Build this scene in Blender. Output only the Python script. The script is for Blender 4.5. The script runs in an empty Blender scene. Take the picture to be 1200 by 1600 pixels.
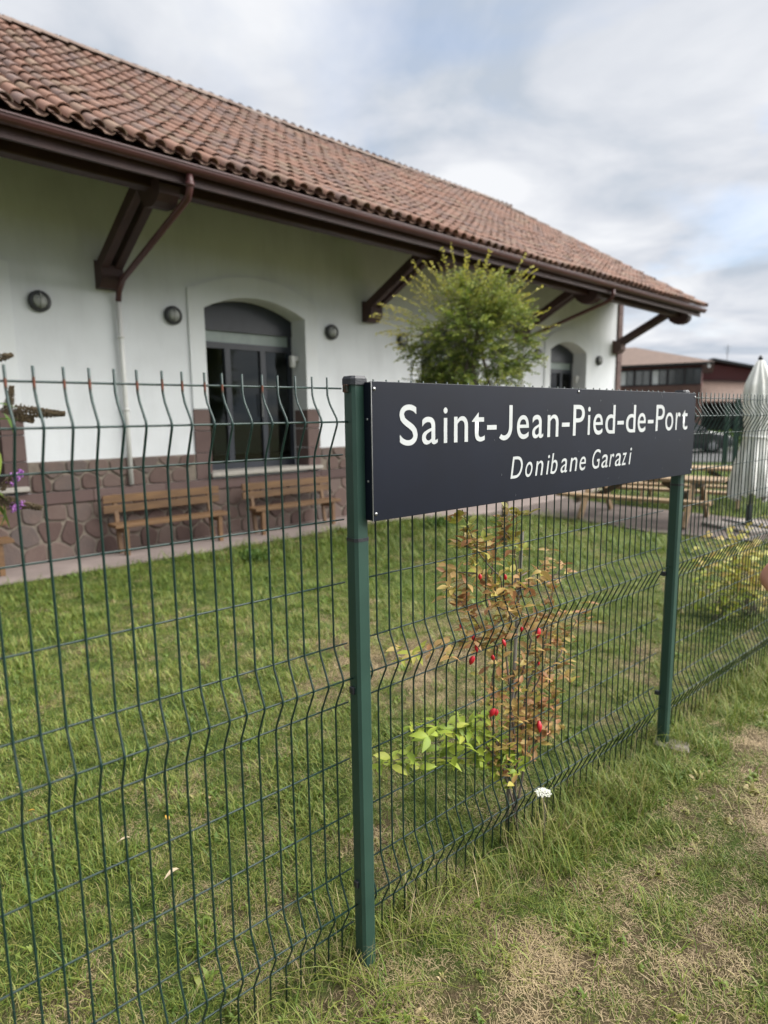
import bpy, math, random
import numpy as np
from mathutils import Vector, Matrix, Euler
random.seed(7); rng = np.random.default_rng(11)
scn = bpy.context.scene
C = scn.collection
R = math.radians
# ------------------------------------------------------------------ camera
def set_camera():
    p, r = R(8.44), R(-.762)
    rt = Vector((1, 0, 0)); up = Vector((0, math.sin(p), math.cos(p))); fw = Vector((0, math.cos(p), -math.sin(p)))
    rt2 = rt*math.cos(r)+up*math.sin(r); up2 = -rt*math.sin(r)+up*math.cos(r)
    cd = bpy.data.cameras.new('camera'); co = bpy.data.objects.new('camera', cd); C.objects.link(co)
    m = Matrix((rt2, up2, -fw)).transposed().to_4x4(); m.translation = Vector((0, 0, 1.84)); co.matrix_world = m
    cd.sensor_fit = 'VERTICAL'; cd.sensor_height = 36; cd.sensor_width = 27; cd.lens = 981.6/1600*36
    cd.clip_end = 2000; cd.clip_start = .05
    cd.dof.use_dof = True; cd.dof.focus_distance = 2.3; cd.dof.aperture_fstop = 1.75; cd.dof.aperture_blades = 0
    scn.camera = co
set_camera()
# ------------------------------------------------------------------ world, sun, exposure
SUN_EL, SUN_AZ = R(48), R(86)          # azimuth clockwise from +Y
def set_world():
    w = bpy.data.worlds.new("World"); scn.world = w; w.use_nodes = True
    nt = w.node_tree; nt.nodes.clear(); N = nt.nodes.new; L = nt.links.new
    out = N('ShaderNodeOutputWorld'); bg = N('ShaderNodeBackground'); bg.inputs[1].default_value = .105
    sky = N('ShaderNodeTexSky'); sky.sky_type = 'NISHITA'; sky.sun_disc = False; sky.sun_elevation = SUN_EL; sky.sun_rotation = SUN_AZ
    sky.dust_density = 1.5; sky.altitude = 200
    tc = N('ShaderNodeTexCoord'); sep = N('ShaderNodeSeparateXYZ'); L(tc.outputs['Generated'], sep.inputs[0])
    mz = N('ShaderNodeMath'); mz.operation = 'MAXIMUM'; mz.inputs[1].default_value = 0.0; L(sep.outputs[2], mz.inputs[0])
    az = N('ShaderNodeMath'); az.operation = 'ADD'; az.inputs[1].default_value = .16; L(mz.outputs[0], az.inputs[0])
    cb = N('ShaderNodeCombineXYZ')
    for k in (0, 1):
        d = N('ShaderNodeMath'); d.operation = 'DIVIDE'; L(sep.outputs[k], d.inputs[0]); L(az.outputs[0], d.inputs[1]); L(d.outputs[0], cb.inputs[k])
    def noise(scale, det, rough, off, dist=0.0):
        mp = N('ShaderNodeMapping'); mp.inputs['Location'].default_value = off; L(cb.outputs[0], mp.inputs[0])
        n = N('ShaderNodeTexNoise'); n.inputs['Scale'].default_value = scale; n.inputs['Detail'].default_value = det
        n.inputs['Roughness'].default_value = rough; n.inputs['Distortion'].default_value = dist; L(mp.outputs[0], n.inputs['Vector']); return n
    n1 = noise(1.5, 5, .5, (3.1, 1.7, 0), .35)           # openings
    n2 = noise(1.9, 6, .5, (7.3, 4.4, 2), .35)            # grey and white
    r1 = N('ShaderNodeValToRGB'); r1.color_ramp.elements[0].position = .34; r1.color_ramp.elements[1].position = .47
    r1.color_ramp.elements[0].color = (.66,)*3+(1,); r1.color_ramp.elements[1].color = (1, 1, 1, 1); L(n1.outputs['Fac'], r1.inputs[0])
    r2 = N('ShaderNodeValToRGB'); e = r2.color_ramp.elements
    e[0].position = .38; e[0].color = (1.72, 1.92, 2.2, 1); e[1].position = .66; e[1].color = (2.92, 2.97, 3.08, 1)
    m_ = r2.color_ramp.elements.new(.5); m_.color = (2.28, 2.38, 2.58, 1)
    L(n2.outputs['Fac'], r2.inputs[0])
    # clouds stay below 1 inside the ramp, so scale afterwards
    for el in e: el.color = tuple(c/10 for c in el.color[:3])+(1,)
    sc = N('ShaderNodeVectorMath'); sc.operation = 'SCALE'; sc.inputs['Scale'].default_value = 10.0; L(r2.outputs[0], sc.inputs[0])
    blue = N('ShaderNodeVectorMath'); blue.operation = 'SCALE'; blue.inputs['Scale'].default_value = .7
    L(sky.outputs[0], blue.inputs[0])
    mx = N('ShaderNodeMix'); mx.data_type = 'RGBA'; L(r1.outputs[0], mx.inputs['Factor']); L(blue.outputs[0], mx.inputs['A']); L(sc.outputs[0], mx.inputs['B'])
    L(mx.outputs['Result'], bg.inputs[0]); L(bg.outputs[0], out.inputs[0])
set_world()
def set_sun():
    sd = bpy.data.lights.new('sun', 'SUN'); sd.energy = 3.3; sd.angle = R(78); sd.color = (1, .97, .92)
    so = bpy.data.objects.new('sun', sd); C.objects.link(so)
    d = Vector((math.sin(SUN_AZ)*math.cos(SUN_EL), math.cos(SUN_AZ)*math.cos(SUN_EL), math.sin(SUN_EL)))
    so.rotation_euler = d.to_track_quat('Z', 'Y').to_euler(); so.location = d*60
set_sun()
vs = scn.view_settings; vs.view_transform = 'Standard'; vs.look = 'None'; vs.exposure = 1.6; vs.gamma = 1.0; vs.use_curve_mapping = False
scn.cycles.max_bounces = 6; scn.cycles.transparent_max_bounces = 12; scn.cycles.sample_clamp_indirect = 4.0
# ------------------------------------------------------------------ frames
AF, AB = R(49.23), R(46.9)
ROTF, ROTB = math.pi/2-AF, math.pi/2-AB
def fpt(t, n, z=0, a=AF): return Vector((math.sin(a)*t-math.cos(a)*n, math.cos(a)*t+math.sin(a)*n, z))
def bpt(s, n, z=0): return fpt(s, n, z, AB)
DF, DB = 1.541, 9.164
# ------------------------------------------------------------------ mesh builder
class MB:
    def __init__(s): s.v = []; s.f = []; s.tint = []
    def add(s, vs, fs, tint=0.0):
        o = len(s.v); s.v += [tuple(v) for v in vs]; s.f += [tuple(i+o for i in f) for f in fs]; s.tint += [tint]*len(vs); return s
    def box(s, x0, x1, y0, y1, z0, z1, tint=0.0, b=0.0, M=None):
        if b:
            vs = []
            for z, i in ((z0, b), (z0+b, 0), (z1-b, 0), (z1, b)):
                for x, y in ((x0+i, y0+b), (x1-i, y0+b), (x1-i, y1-b), (x0+i, y1-b)) if i else ((x0, y0+0), (x1, y0), (x1, y1), (x0, y1)): vs.append((x, y, z))
            # bevelled top and bottom rims
            vs = []
            for z, i in ((z0, b), (z0+b, 0), (z1-b, 0), (z1, b)):
                for x, y in ((x0+i, y0+i), (x1-i, y0+i), (x1-i, y1-i), (x0+i, y1-i)): vs.append((x, y, z))
            fs = [(3, 2, 1, 0), (12, 13, 14, 15)]
            for k in range(3):
                for j in range(4): fs.append((k*4+j, k*4+(j+1) % 4, k*4+4+(j+1) % 4, k*4+4+j))
        else:
            vs = [(x0, y0, z0), (x1, y0, z0), (x1, y1, z0), (x0, y1, z0), (x0, y0, z1), (x1, y0, z1), (x1, y1, z1), (x0, y1, z1)]
            fs = [(3, 2, 1, 0), (4, 5, 6, 7), (0, 1, 5, 4), (1, 2, 6, 5), (2, 3, 7, 6), (3, 0, 4, 7)]
        if M is not None: vs = [M @ Vector(v) for v in vs]
        return s.add(vs, fs, tint)
    def beam(s, a, b, w, h, up=(0, 0, 1), tint=0.0):
        a = Vector(a); b = Vector(b); d = (b-a); l = d.length; d.normalize(); u = Vector(up); x = d.cross(u).normalized(); u = x.cross(d).normalized()
        M = Matrix((x, d, u)).transposed().to_4x4(); M.translation = a
        return s.box(-w/2, w/2, 0, l, -h/2, h/2, tint, min(w, h)*.08, M)
    def tube(s, pts, r, n=6, cap=True, tint=0.0):
        pts = [Vector(p) for p in pts]; rs = r if isinstance(r, (list, tuple)) else [r]*len(pts)
        vs = []; fs = []; px = None
        for i, p in enumerate(pts):
            d = (pts[min(i+1, len(pts)-1)]-pts[max(i-1, 0)]).normalized()
            if px is None:
                px = d.orthogonal().normalized()
            px = (px-d*px.dot(d)).normalized(); py = d.cross(px)
            for k in range(n):
                a = 2*math.pi*k/n; vs.append(p+(px*math.cos(a)+py*math.sin(a))*rs[i])
        for i in range(len(pts)-1):
            for k in range(n): fs.append((i*n+k, i*n+(k+1) % n, i*n+n+(k+1) % n, i*n+n+k))
        if cap: fs.append(tuple(range(n))[::-1]); fs.append(tuple((len(pts)-1)*n+k for k in range(n)))
        return s.add(vs, fs, tint)
    def lathe(s, prof, n=16, c=(0, 0, 0), axis='z', tint=0.0):
        vs = []; fs = []
        for r, h in prof:
            for k in range(n):
                a = 2*math.pi*k/n; q = (r*math.cos(a), r*math.sin(a), h)
                if axis == 'y': q = (q[0], h, q[1])
                if axis == 'x': q = (h, q[0], q[1])
                vs.append((q[0]+c[0], q[1]+c[1], q[2]+c[2]))
        for i in range(len(prof)-1):
            for k in range(n):
                f = (i*n+k, i*n+(k+1) % n, i*n+n+(k+1) % n, i*n+n+k); fs.append(f if axis != 'y' else f[::-1])
        fs.append(tuple(range(n))); fs.append(tuple((len(prof)-1)*n+k for k in range(n)))
        return s.add(vs, fs, tint)
    def prism(s, poly, y0, y1, plane='xz', tint=0.0, inset=0.0):
        # poly in (x,z) extruded along y, or (x,y) along z
        n = len(poly); vs = []
        cx = sum(p[0] for p in poly)/n; cz = sum(p[1] for p in poly)/n
        def P(p, h): return (p[0], h, p[1]) if plane == 'xz' else ((h, p[0], p[1]) if plane == 'yz' else (p[0], p[1], h))
        vs += [P(p, y0) for p in poly]
        if inset:
            vs = []
            for p in poly:
                d = math.hypot(p[0]-cx, p[1]-cz) or 1; k = max(0, 1-inset/d)
                vs.append(P((cx+(p[0]-cx)*k, cz+(p[1]-cz)*k), y0))
            vs += [P(p, y0+(y1-y0)*.4) for p in poly]; vs += [P(p, y1) for p in poly]
            fs = [tuple(range(n))]+[(k*n+i, k*n+n+i, k*n+n+(i+1) % n, k*n+(i+1) % n) for k in range(2) for i in range(n)]
            return s.add(vs, fs, tint)
        vs += [P(p, y1) for p in poly]
        fs = [tuple(range(n)), tuple(range(n, 2*n))[::-1]]+[(i, n+i, n+(i+1) % n, (i+1) % n) for i in range(n)]
        return s.add(vs, fs, tint)
    def mesh(s, name, mat, smooth=False):
        me = bpy.data.meshes.new(name); me.from_pydata(s.v, [], s.f)
        if any(s.tint):
            at = me.attributes.new('tint', 'FLOAT', 'POINT'); at.data.foreach_set('value', s.tint)
        me.materials.append(mat)
        bm_fix(me)
        if smooth: me.polygons.foreach_set('use_smooth', [True]*len(me.polygons))
        me.update(); return me
    def build(s, name, mat, parent=None, smooth=False, **kw):
        return link(name, s.mesh(name, mat, smooth), parent, **kw)
import bmesh
def bm_fix(me):
    bm = bmesh.new(); bm.from_mesh(me)
    if len(bm.faces) < 60000: bmesh.ops.recalc_face_normals(bm, faces=bm.faces)
    bm.to_mesh(me); bm.free()
def link(name, me, parent=None, loc=None, rot=None, label=None, cat=None, group=None, kind=None):
    o = bpy.data.objects.new(name, me); C.objects.link(o)
    if parent is not None: o.parent = parent
    if loc is not None: o.location = loc
    if rot is not None: o.rotation_euler = rot
    tag(o, label, cat, group, kind); return o
def tag(o, label=None, cat=None, group=None, kind=None):
    if label: o['label'] = label
    if cat: o['category'] = cat
    if group: o['group'] = group
    if kind: o['kind'] = kind
    return o
def empty(name, loc, rz=0, label=None, cat=None, group=None, scale=1):
    o = bpy.data.objects.new(name, None); C.objects.link(o); o.location = loc; o.rotation_euler = (0, 0, rz); o.scale = (scale,)*3; o.empty_display_size = .2
    return tag(o, label, cat, group)
def copy_tree(o, parent=None):
    c = o.copy(); C.objects.link(c)
    if parent is not None: c.parent = parent
    for ch in list(o.children): copy_tree(ch, c)
    return c
def smooth_by_angle(me, ang=40):
    me.polygons.foreach_set('use_smooth', [True]*len(me.polygons))
    bm = bmesh.new(); bm.from_mesh(me)
    for e in bm.edges:
        if len(e.link_faces) == 2 and e.calc_face_angle(0) > R(ang): e.smooth = False
    bm.to_mesh(me); bm.free()
# ------------------------------------------------------------------ noise fields for the ground
def vnoise(x, y, seed):
    x = np.asarray(x, float); y = np.asarray(y, float)
    xi = np.floor(x).astype(np.int64); yi = np.floor(y).astype(np.int64); fx = x-xi; fy = y-yi
    fx = fx*fx*(3-2*fx); fy = fy*fy*(3-2*fy)
    def h(a, b):
        n = (a*374761393+b*668265263+seed*974634777) & 0xffffffff
        n = ((n ^ (n >> 13))*1274126177) & 0xffffffff
        return ((n ^ (n >> 16)) & 0xffff)/65535.0
    return (h(xi, yi)*(1-fx)+h(xi+1, yi)*fx)*(1-fy)+(h(xi, yi+1)*(1-fx)+h(xi+1, yi+1)*fx)*fy
def fbm(x, y, seed, oc=3):
    r = 0; a = .5; s = 0
    for k in range(oc): r = r+a*vnoise(x*2**k, y*2**k, seed+k); s += a; a *= .55
    return r/s
def tn(x, y): # world -> fence frame
    return math.sin(AF)*x+math.cos(AF)*y, -math.cos(AF)*x+math.sin(AF)*y
def sn(x, y): return math.sin(AB)*x+math.cos(AB)*y, -math.cos(AB)*x+math.sin(AB)*y
def sstep(a, b, x): t = np.clip((x-a)/(b-a), 0, 1); return t*t*(3-2*t)
def dryness(x, y):
    t, n = tn(x, y)
    d = fbm(x*2.1, y*2.1, 5, 4)*.65+fbm(x*.7+3, y*.7, 9, 2)*.35
    near = 1-sstep(DF-.25, DF+.1, n)                     # our side of the fence
    base = .50*near+(.22+.10*(1-sstep(2.5, 6, n)))*(1-near)
    # worn yellow patches on the lawn
    patch = np.exp(-(((t-3.6)/1.6)**2+((n-3.3)/.8)**2))*.28
    worn = np.exp(-(((t-1.9)/1.0)**2+((n-.70)/.45)**2))*.10+np.exp(-(((t-4.2)/1.2)**2+((n-.6)/.6)**2))*.08
    band = np.exp(-(((n-(DF-.10))/.18)**2))*sstep(1.65, 2.1, t)*.35
    return np.clip(base+patch+worn-band+(d-.5)*.6+(fbm(x*7, y*7, 33, 4)-.5)*1.1, 0, 1)
def gheight(x, y):
    t, n = tn(x, y)
    return (fbm(x*1.3, y*1.3, 21, 3)-.5)*.05*np.exp(-((np.hypot(x, y))/9)**2)
# ------------------------------------------------------------------ materials
def mat(name, col, rough=.6, col2=None, scale=8, spec=.5, bump=0, bscale=None, metal=0, det=4, coat=0, ramp=(.35, .65), objrnd=0, stretch=None, trans=0, streak=0):
    m = bpy.data.materials.new(name); m.use_nodes = True; nt = m.node_tree; N = nt.nodes.new; L = nt.links.new
    b = nt.nodes['Principled BSDF']; b.inputs['Base Color'].default_value = (*col, 1); b.inputs['Roughness'].default_value = rough
    b.inputs['Specular IOR Level'].default_value = spec; b.inputs['Metallic'].default_value = metal; b.inputs['Coat Weight'].default_value = coat
    tc = N('ShaderNodeTexCoord'); vec = tc.outputs['Object']
    if stretch:
        mp = N('ShaderNodeMapping'); mp.inputs['Scale'].default_value = stretch; L(vec, mp.inputs[0]); vec = mp.outputs[0]
    if col2 is None: col2 = tuple(c*.8 for c in col)
    n = N('ShaderNodeTexNoise'); n.inputs['Scale'].default_value = scale; n.inputs['Detail'].default_value = det; L(vec, n.inputs['Vector'])
    r = N('ShaderNodeValToRGB'); r.color_ramp.elements[0].position = ramp[0]; r.color_ramp.elements[1].position = ramp[1]
    r.color_ramp.elements[0].color = (*col2, 1); r.color_ramp.elements[1].color = (*col, 1); L(n.outputs['Fac'], r.inputs[0])
    outc = r.outputs[0]
    if objrnd:
        oi = N('ShaderNodeObjectInfo'); hv = N('ShaderNodeHueSaturation')
        mr = N('ShaderNodeMapRange'); mr.inputs['To Min'].default_value = 1-objrnd; mr.inputs['To Max'].default_value = 1+objrnd; L(oi.outputs['Random'], mr.inputs[0])
        L(mr.outputs[0], hv.inputs['Value']); L(outc, hv.inputs['Color']); outc = hv.outputs[0]
    if streak:
        mp2 = N('ShaderNodeMapping'); mp2.inputs['Scale'].default_value = (1.6, 1.6, .35); L(tc.outputs['Object'], mp2.inputs[0])
        ns = N('ShaderNodeTexNoise'); ns.inputs['Scale'].default_value = 1.6; ns.inputs['Detail'].default_value = 7; ns.inputs['Roughness'].default_value = .62; L(mp2.outputs[0], ns.inputs['Vector'])
        rs_ = N('ShaderNodeMapRange'); rs_.inputs['From Min'].default_value = .30; rs_.inputs['From Max'].default_value = .52; rs_.inputs['To Min'].default_value = 1-streak; L(ns.outputs['Fac'], rs_.inputs[0])
        mm = N('ShaderNodeMix'); mm.data_type = 'RGBA'; mm.blend_type = 'MULTIPLY'; mm.inputs['Factor'].default_value = 1; L(outc, mm.inputs['A']); L(rs_.outputs[0], mm.inputs['B']); outc = mm.outputs['Result']
    L(outc, b.inputs['Base Color'])
    if bump:
        n2 = N('ShaderNodeTexNoise'); n2.inputs['Scale'].default_value = bscale or scale*4; n2.inputs['Detail'].default_value = 5; L(vec, n2.inputs['Vector'])
        bp = N('ShaderNodeBump'); bp.inputs['Strength'].default_value = bump; bp.inputs['Distance'].default_value = .01; L(n2.outputs['Fac'], bp.inputs['Height']); L(bp.outputs[0], b.inputs['Normal'])
    return m
def ramp_mat(name, stops, rough=.7, source='tint', spec=.3, noise=.25, nscale=6, sheen=0, transl=0, bump=0):
    """colour from a random value per piece (object random + tint attribute, or instancer attribute) plus noise"""
    m = bpy.data.materials.new(name); m.use_nodes = True; nt = m.node_tree; N = nt.nodes.new; L = nt.links.new
    b = nt.nodes['Principled BSDF']; b.inputs['Roughness'].default_value = rough; b.inputs['Specular IOR Level'].default_value = spec
    at = N('ShaderNodeAttribute'); at.attribute_name = 'tint'; oi = N('ShaderNodeObjectInfo')
    ad = N('ShaderNodeMath'); ad.operation = 'ADD'; L(at.outputs['Fac'], ad.inputs[0]); L(oi.outputs['Random'], ad.inputs[1])
    fr = N('ShaderNodeMath'); fr.operation = 'FRACT'; L(ad.outputs[0], fr.inputs[0]); val = fr.outputs[0]
    if source == 'tintonly': val = at.outputs['Fac']
    if source == 'grass':
        ai = N('ShaderNodeAttribute'); ai.attribute_type = 'INSTANCER'; ai.attribute_name = 'dry'
        mm = N('ShaderNodeMath'); mm.operation = 'MULTIPLY_ADD'; mm.inputs[1].default_value = .55; L(at.outputs['Fac'], mm.inputs[0]); L(ai.outputs['Fac'], mm.inputs[2]); val = mm.outputs[0]
    if noise:
        tc = N('ShaderNodeTexCoord'); n = N('ShaderNodeTexNoise'); n.inputs['Scale'].default_value = nscale; n.inputs['Detail'].default_value = 4; L(tc.outputs['Object'], n.inputs['Vector'])
        mm = N('ShaderNodeMath'); mm.operation = 'MULTIPLY_ADD'; mm.inputs[1].default_value = noise; L(n.outputs['Fac'], mm.inputs[0]); L(val, mm.inputs[2])
        m2 = N('ShaderNodeMath'); m2.operation = 'SUBTRACT'; m2.inputs[1].default_value = noise*.5; L(mm.outputs[0], m2.inputs[0]); val = m2.outputs[0]
    r = N('ShaderNodeValToRGB'); e = r.color_ramp.elements
    e[0].position, e[0].color = stops[0][0], (*stops[0][1], 1); e[1].position, e[1].color = stops[-1][0], (*stops[-1][1], 1)
    for p, c in stops[1:-1]: q = e.new(p); q.color = (*c, 1)
    L(val, r.inputs[0]); L(r.outputs[0], b.inputs['Base Color'])
    if bump:
        n2 = N('ShaderNodeTexNoise'); n2.inputs['Scale'].default_value = nscale*5; tc2 = N('ShaderNodeTexCoord'); L(tc2.outputs['Object'], n2.inputs['Vector'])
        bp = N('ShaderNodeBump'); bp.inputs['Strength'].default_value = bump; bp.inputs['Distance'].default_value = .01; L(n2.outputs['Fac'], bp.inputs['Height']); L(bp.outputs[0], b.inputs['Normal'])
    if transl:
        out = nt.nodes['Material Output']; tr = N('ShaderNodeBsdfTranslucent'); L(r.outputs[0], tr.inputs[0]); ms = N('ShaderNodeMixShader'); ms.inputs[0].default_value = transl
        L(b.outputs[0], ms.inputs[1]); L(tr.outputs[0], ms.inputs[2]); L(ms.outputs[0], out.inputs[0])
    return m
M_ = dict(
    wire=mat('green_wire_coating', (.005, .028, .023), .4, (.004, .020, .017), 30),
    post=mat('green_post_paint', (.026, .066, .050), .45, (.018, .050, .038), 6, bump=.05, bscale=300, ramp=(.3, .7)),
    cap=mat('black_plastic', (.022, .024, .030), .5, bump=.2, bscale=200),
    board=mat('navy_sign_paint', (.0042, .0068, .0160), .5, (.0032, .0051, .0120), 5, spec=.22, bump=.02, bscale=400),
    letter=mat('white_vinyl', (.50, .52, .52), .5, (.44, .46, .46), 14),
    screw=mat('zinc', (.45, .45, .45), .35, metal=1),
    plaster=mat('white_plaster', (.70, .725, .75), .85, (.63, .65, .67), 1.6, spec=.2, bump=.25, bscale=40, ramp=(.3, .7), streak=.09),
    plaster2=mat('white_plaster_trim', (.70, .725, .745), .85, (.69, .71, .72), 2.5, spec=.2, bump=.2, bscale=50, streak=.06),
    mortar=mat('pale_mortar', (.22, .185, .150), .9, (.16, .135, .112), 9, spec=.2, bump=.5, bscale=60),
    stone=ramp_mat('red_sandstone', [(0, (.090, .060, .054)), (.35, (.120, .082, .072)), (.7, (.150, .110, .096)), (1, (.110, .090, .084))], .85, noise=.5, nscale=7, bump=.5, spec=.2),
    dressed=ramp_mat('dressed_red_stone', [(0, (.095, .066, .062)), (.5, (.120, .082, .076)), (1, (.145, .104, .094))], .85, noise=.6, nscale=5, bump=.35, spec=.2),
    timber=mat('ox_blood_timber', (.054, .023, .022), .6, (.040, .017, .017), 5, bump=.3, bscale=30),
    gutter=mat('ox_blood_gutter', (.082, .029, .028), .42, (.062, .022, .022), 4),
    whitepipe=mat('white_pipe', (.66, .66, .64), .5, (.58, .58, .56), 5),
    darkframe=mat('anthracite_frame', (.026, .031, .043), .4, (.021, .025, .035), 5),
    strip=mat('frosted_strip', (.30, .36, .34), .4, (.25, .30, .29), 6),
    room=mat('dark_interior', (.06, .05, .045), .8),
    sill=mat('pale_stone_sill', (.40, .37, .33), .8, (.32, .30, .27), 8, bump=.3),
    lampring=mat('lamp_ring_metal', (.030, .032, .034), .45),
    lampglass=mat('lamp_ribbed_glass', (.32, .33, .31), .35, (.22, .23, .22), 25, bump=.4, bscale=60),
    bench=mat('varnished_pine', (.165, .090, .038), .6, (.115, .062, .028), 3, bump=.2, stretch=(1, 8, 8), objrnd=.12),
    table=mat('weathered_pine', (.30, .205, .112), .7, (.22, .15, .085), 4, bump=.3, stretch=(8, 1, 8), objrnd=.12),
    tabledark=mat('dark_pine_frame', (.115, .085, .055), .75, (.08, .058, .038), 4, bump=.3),
    fabric=mat('grey_canvas', (.74, .74, .71), .9, (.55, .54, .49), 3.2, bump=.3, bscale=20, ramp=(.25, .5)),
    steel=mat('dark_steel', (.05, .052, .055), .45),
    slab=mat('concrete', (.23, .20, .18), .9, (.17, .15, .13), 3, bump=.4, bscale=30),
    path=mat('pinkish_concrete', (.27, .22, .20), .9, (.21, .17, .155), 2.2, bump=.4, bscale=30),
    patio=mat('brown_gravel_surface', (.120, .095, .085), .95, (.085, .066, .058), 14, bump=.6, bscale=60),
    bark=mat('brown_bark', (.12, .09, .065), .9, (.07, .055, .04), 12, bump=.6, bscale=40),
    greybark=mat('grey_stem', (.16, .13, .11), .9, (.10, .08, .065), 20),
    stake=mat('weathered_grey_wood', (.22, .20, .17), .85, (.15, .135, .12), 20),
    brick=mat('red_brick_wall', (.145, .080, .060), .9, (.105, .060, .048), 3, bump=.3),
    redwall=mat('red_painted_cladding', (.11, .038, .036), .7, (.12, .035, .033), 2),
    roofbrown=mat('brown_tiled_roof', (.150, .098, .075), .85, (.105, .070, .055), 5, bump=.5, bscale=12),
    winframe=mat('dark_window_frame', (.020, .026, .028), .5),
    asphalt=mat('asphalt', (.055, .055, .056), .9, (.045, .045, .046), 6),
    dark=mat('painted_carport_shade', (.035, .036, .034), .9),
    carpaint=mat('dark_grey_car_paint', (.018, .020, .024), .3, coat=.6),
    bluepaint=mat('navy_car_paint', (.012, .018, .045), .3, coat=.6),
    tyre=mat('tyre_rubber', (.02, .02, .02), .8), rim=mat('alloy_rim', (.35, .35, .36), .35, metal=.8),
    headlamp=mat('headlight_lens', (.5, .5, .5), .15), tail=mat('tail_light_red', (.25, .01, .01), .25),
    red=mat('red_calyx', (.50, .012, .022), .45, (.36, .008, .02), 30),
    seedhead=mat('brown_seed_head', (.085, .060, .028), .9, (.045, .032, .017), 120),
    purple=mat('lilac_petal', (.42, .18, .50), .6, (.30, .10, .40), 60),
    white=mat('white_petal', (.75, .76, .70), .7, (.6, .62, .52), 80),
    skin=mat('skin', (.55, .28, .20), .5, (.48, .23, .16), 12),
    shirt=mat('blue_cotton', (.10, .15, .24), .9), jean=mat('grey_cotton', (.10, .10, .11), .9), hair=mat('brown_hair', (.05, .03, .02), .7),
    shoe=mat('black_shoe', (.02, .02, .02), .6),
    yellowleaf=mat('yellow_dead_leaf', (.55, .32, .04), .6), paleleaf=mat('bleached_dead_leaf', (.52, .42, .28), .7),
)
M_['tile'] = ramp_mat('clay_tile', [(0, (.205, .116, .086)), (.2, (.230, .130, .095)), (.38, (.190, .122, .096)), (.52, (.215, .150, .108)), (.66, (.165, .113, .096)), (.8, (.210, .120, .090)), (.92, (.150, .108, .098)), (1, (.235, .142, .106))], .8, noise=.30, nscale=6, bump=.35, spec=.25)
M_['pan'] = ramp_mat('clay_pan_tile', [(0, (.15, .095, .075)), (1, (.20, .13, .10))], .85, noise=.4, nscale=5)
M_['ridge'] = ramp_mat('weathered_ridge_tile', [(0, (.15, .11, .095)), (.5, (.20, .15, .125)), (1, (.17, .14, .125))], .85, noise=.5, nscale=6, bump=.3, spec=.2)
M_['grass'] = ramp_mat('grass_blades', [(0, (.066, .122, .018)), (.30, (.125, .185, .028)), (.58, (.215, .235, .048)), (.76, (.31, .265, .11)), (1.0, (.44, .34, .20)), ], .5, source='grass', noise=0, spec=.35, transl=.22)
M_['leaf'] = ramp_mat('bush_leaf', [(0, (.05, .12, .02)), (.3, (.15, .23, .03)), (.48, (.30, .37, .05)), (.56, (.42, .40, .08)), (.66, (.42, .32, .10)), (.8, (.42, .265, .105)), (.93, (.38, .175, .085)), (1, (.24, .03, .03))], .45, source='tintonly', noise=.10, nscale=25, transl=.25)
M_['treeleaf'] = ramp_mat('tree_leaf', [(0, (.060, .120, .024)), (.4, (.140, .210, .038)), (.7, (.30, .33, .055)), (1, (.56, .50, .09))], .5, source='tintonly', noise=.1, nscale=20, transl=.3)
def glass_mat():
    m = bpy.data.materials.new('window_glass'); m.use_nodes = True; nt = m.node_tree; N = nt.nodes.new; L = nt.links.new
    nt.nodes.remove(nt.nodes['Principled BSDF']); out = nt.nodes['Material Output']
    t = N('ShaderNodeBsdfTransparent'); t.inputs[0].default_value = (.55, .6, .6, 1); g = N('ShaderNodeBsdfGlossy'); g.inputs['Roughness'].default_value = .03
    f = N('ShaderNodeFresnel'); f.inputs[0].default_value = 1.5; ms = N('ShaderNodeMixShader'); L(f.outputs[0], ms.inputs[0]); L(t.outputs[0], ms.inputs[1]); L(g.outputs[0], ms.inputs[2]); L(ms.outputs[0], out.inputs[0]); return m
M_['glass'] = glass_mat()
M_['farglass'] = mat('far_window_glass', (.045, .055, .055), .12, (.02, .028, .03), 1.2, spec=.8)
M_['carglass'] = mat('car_glass', (.05, .06, .062), .06, spec=1.0)
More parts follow.
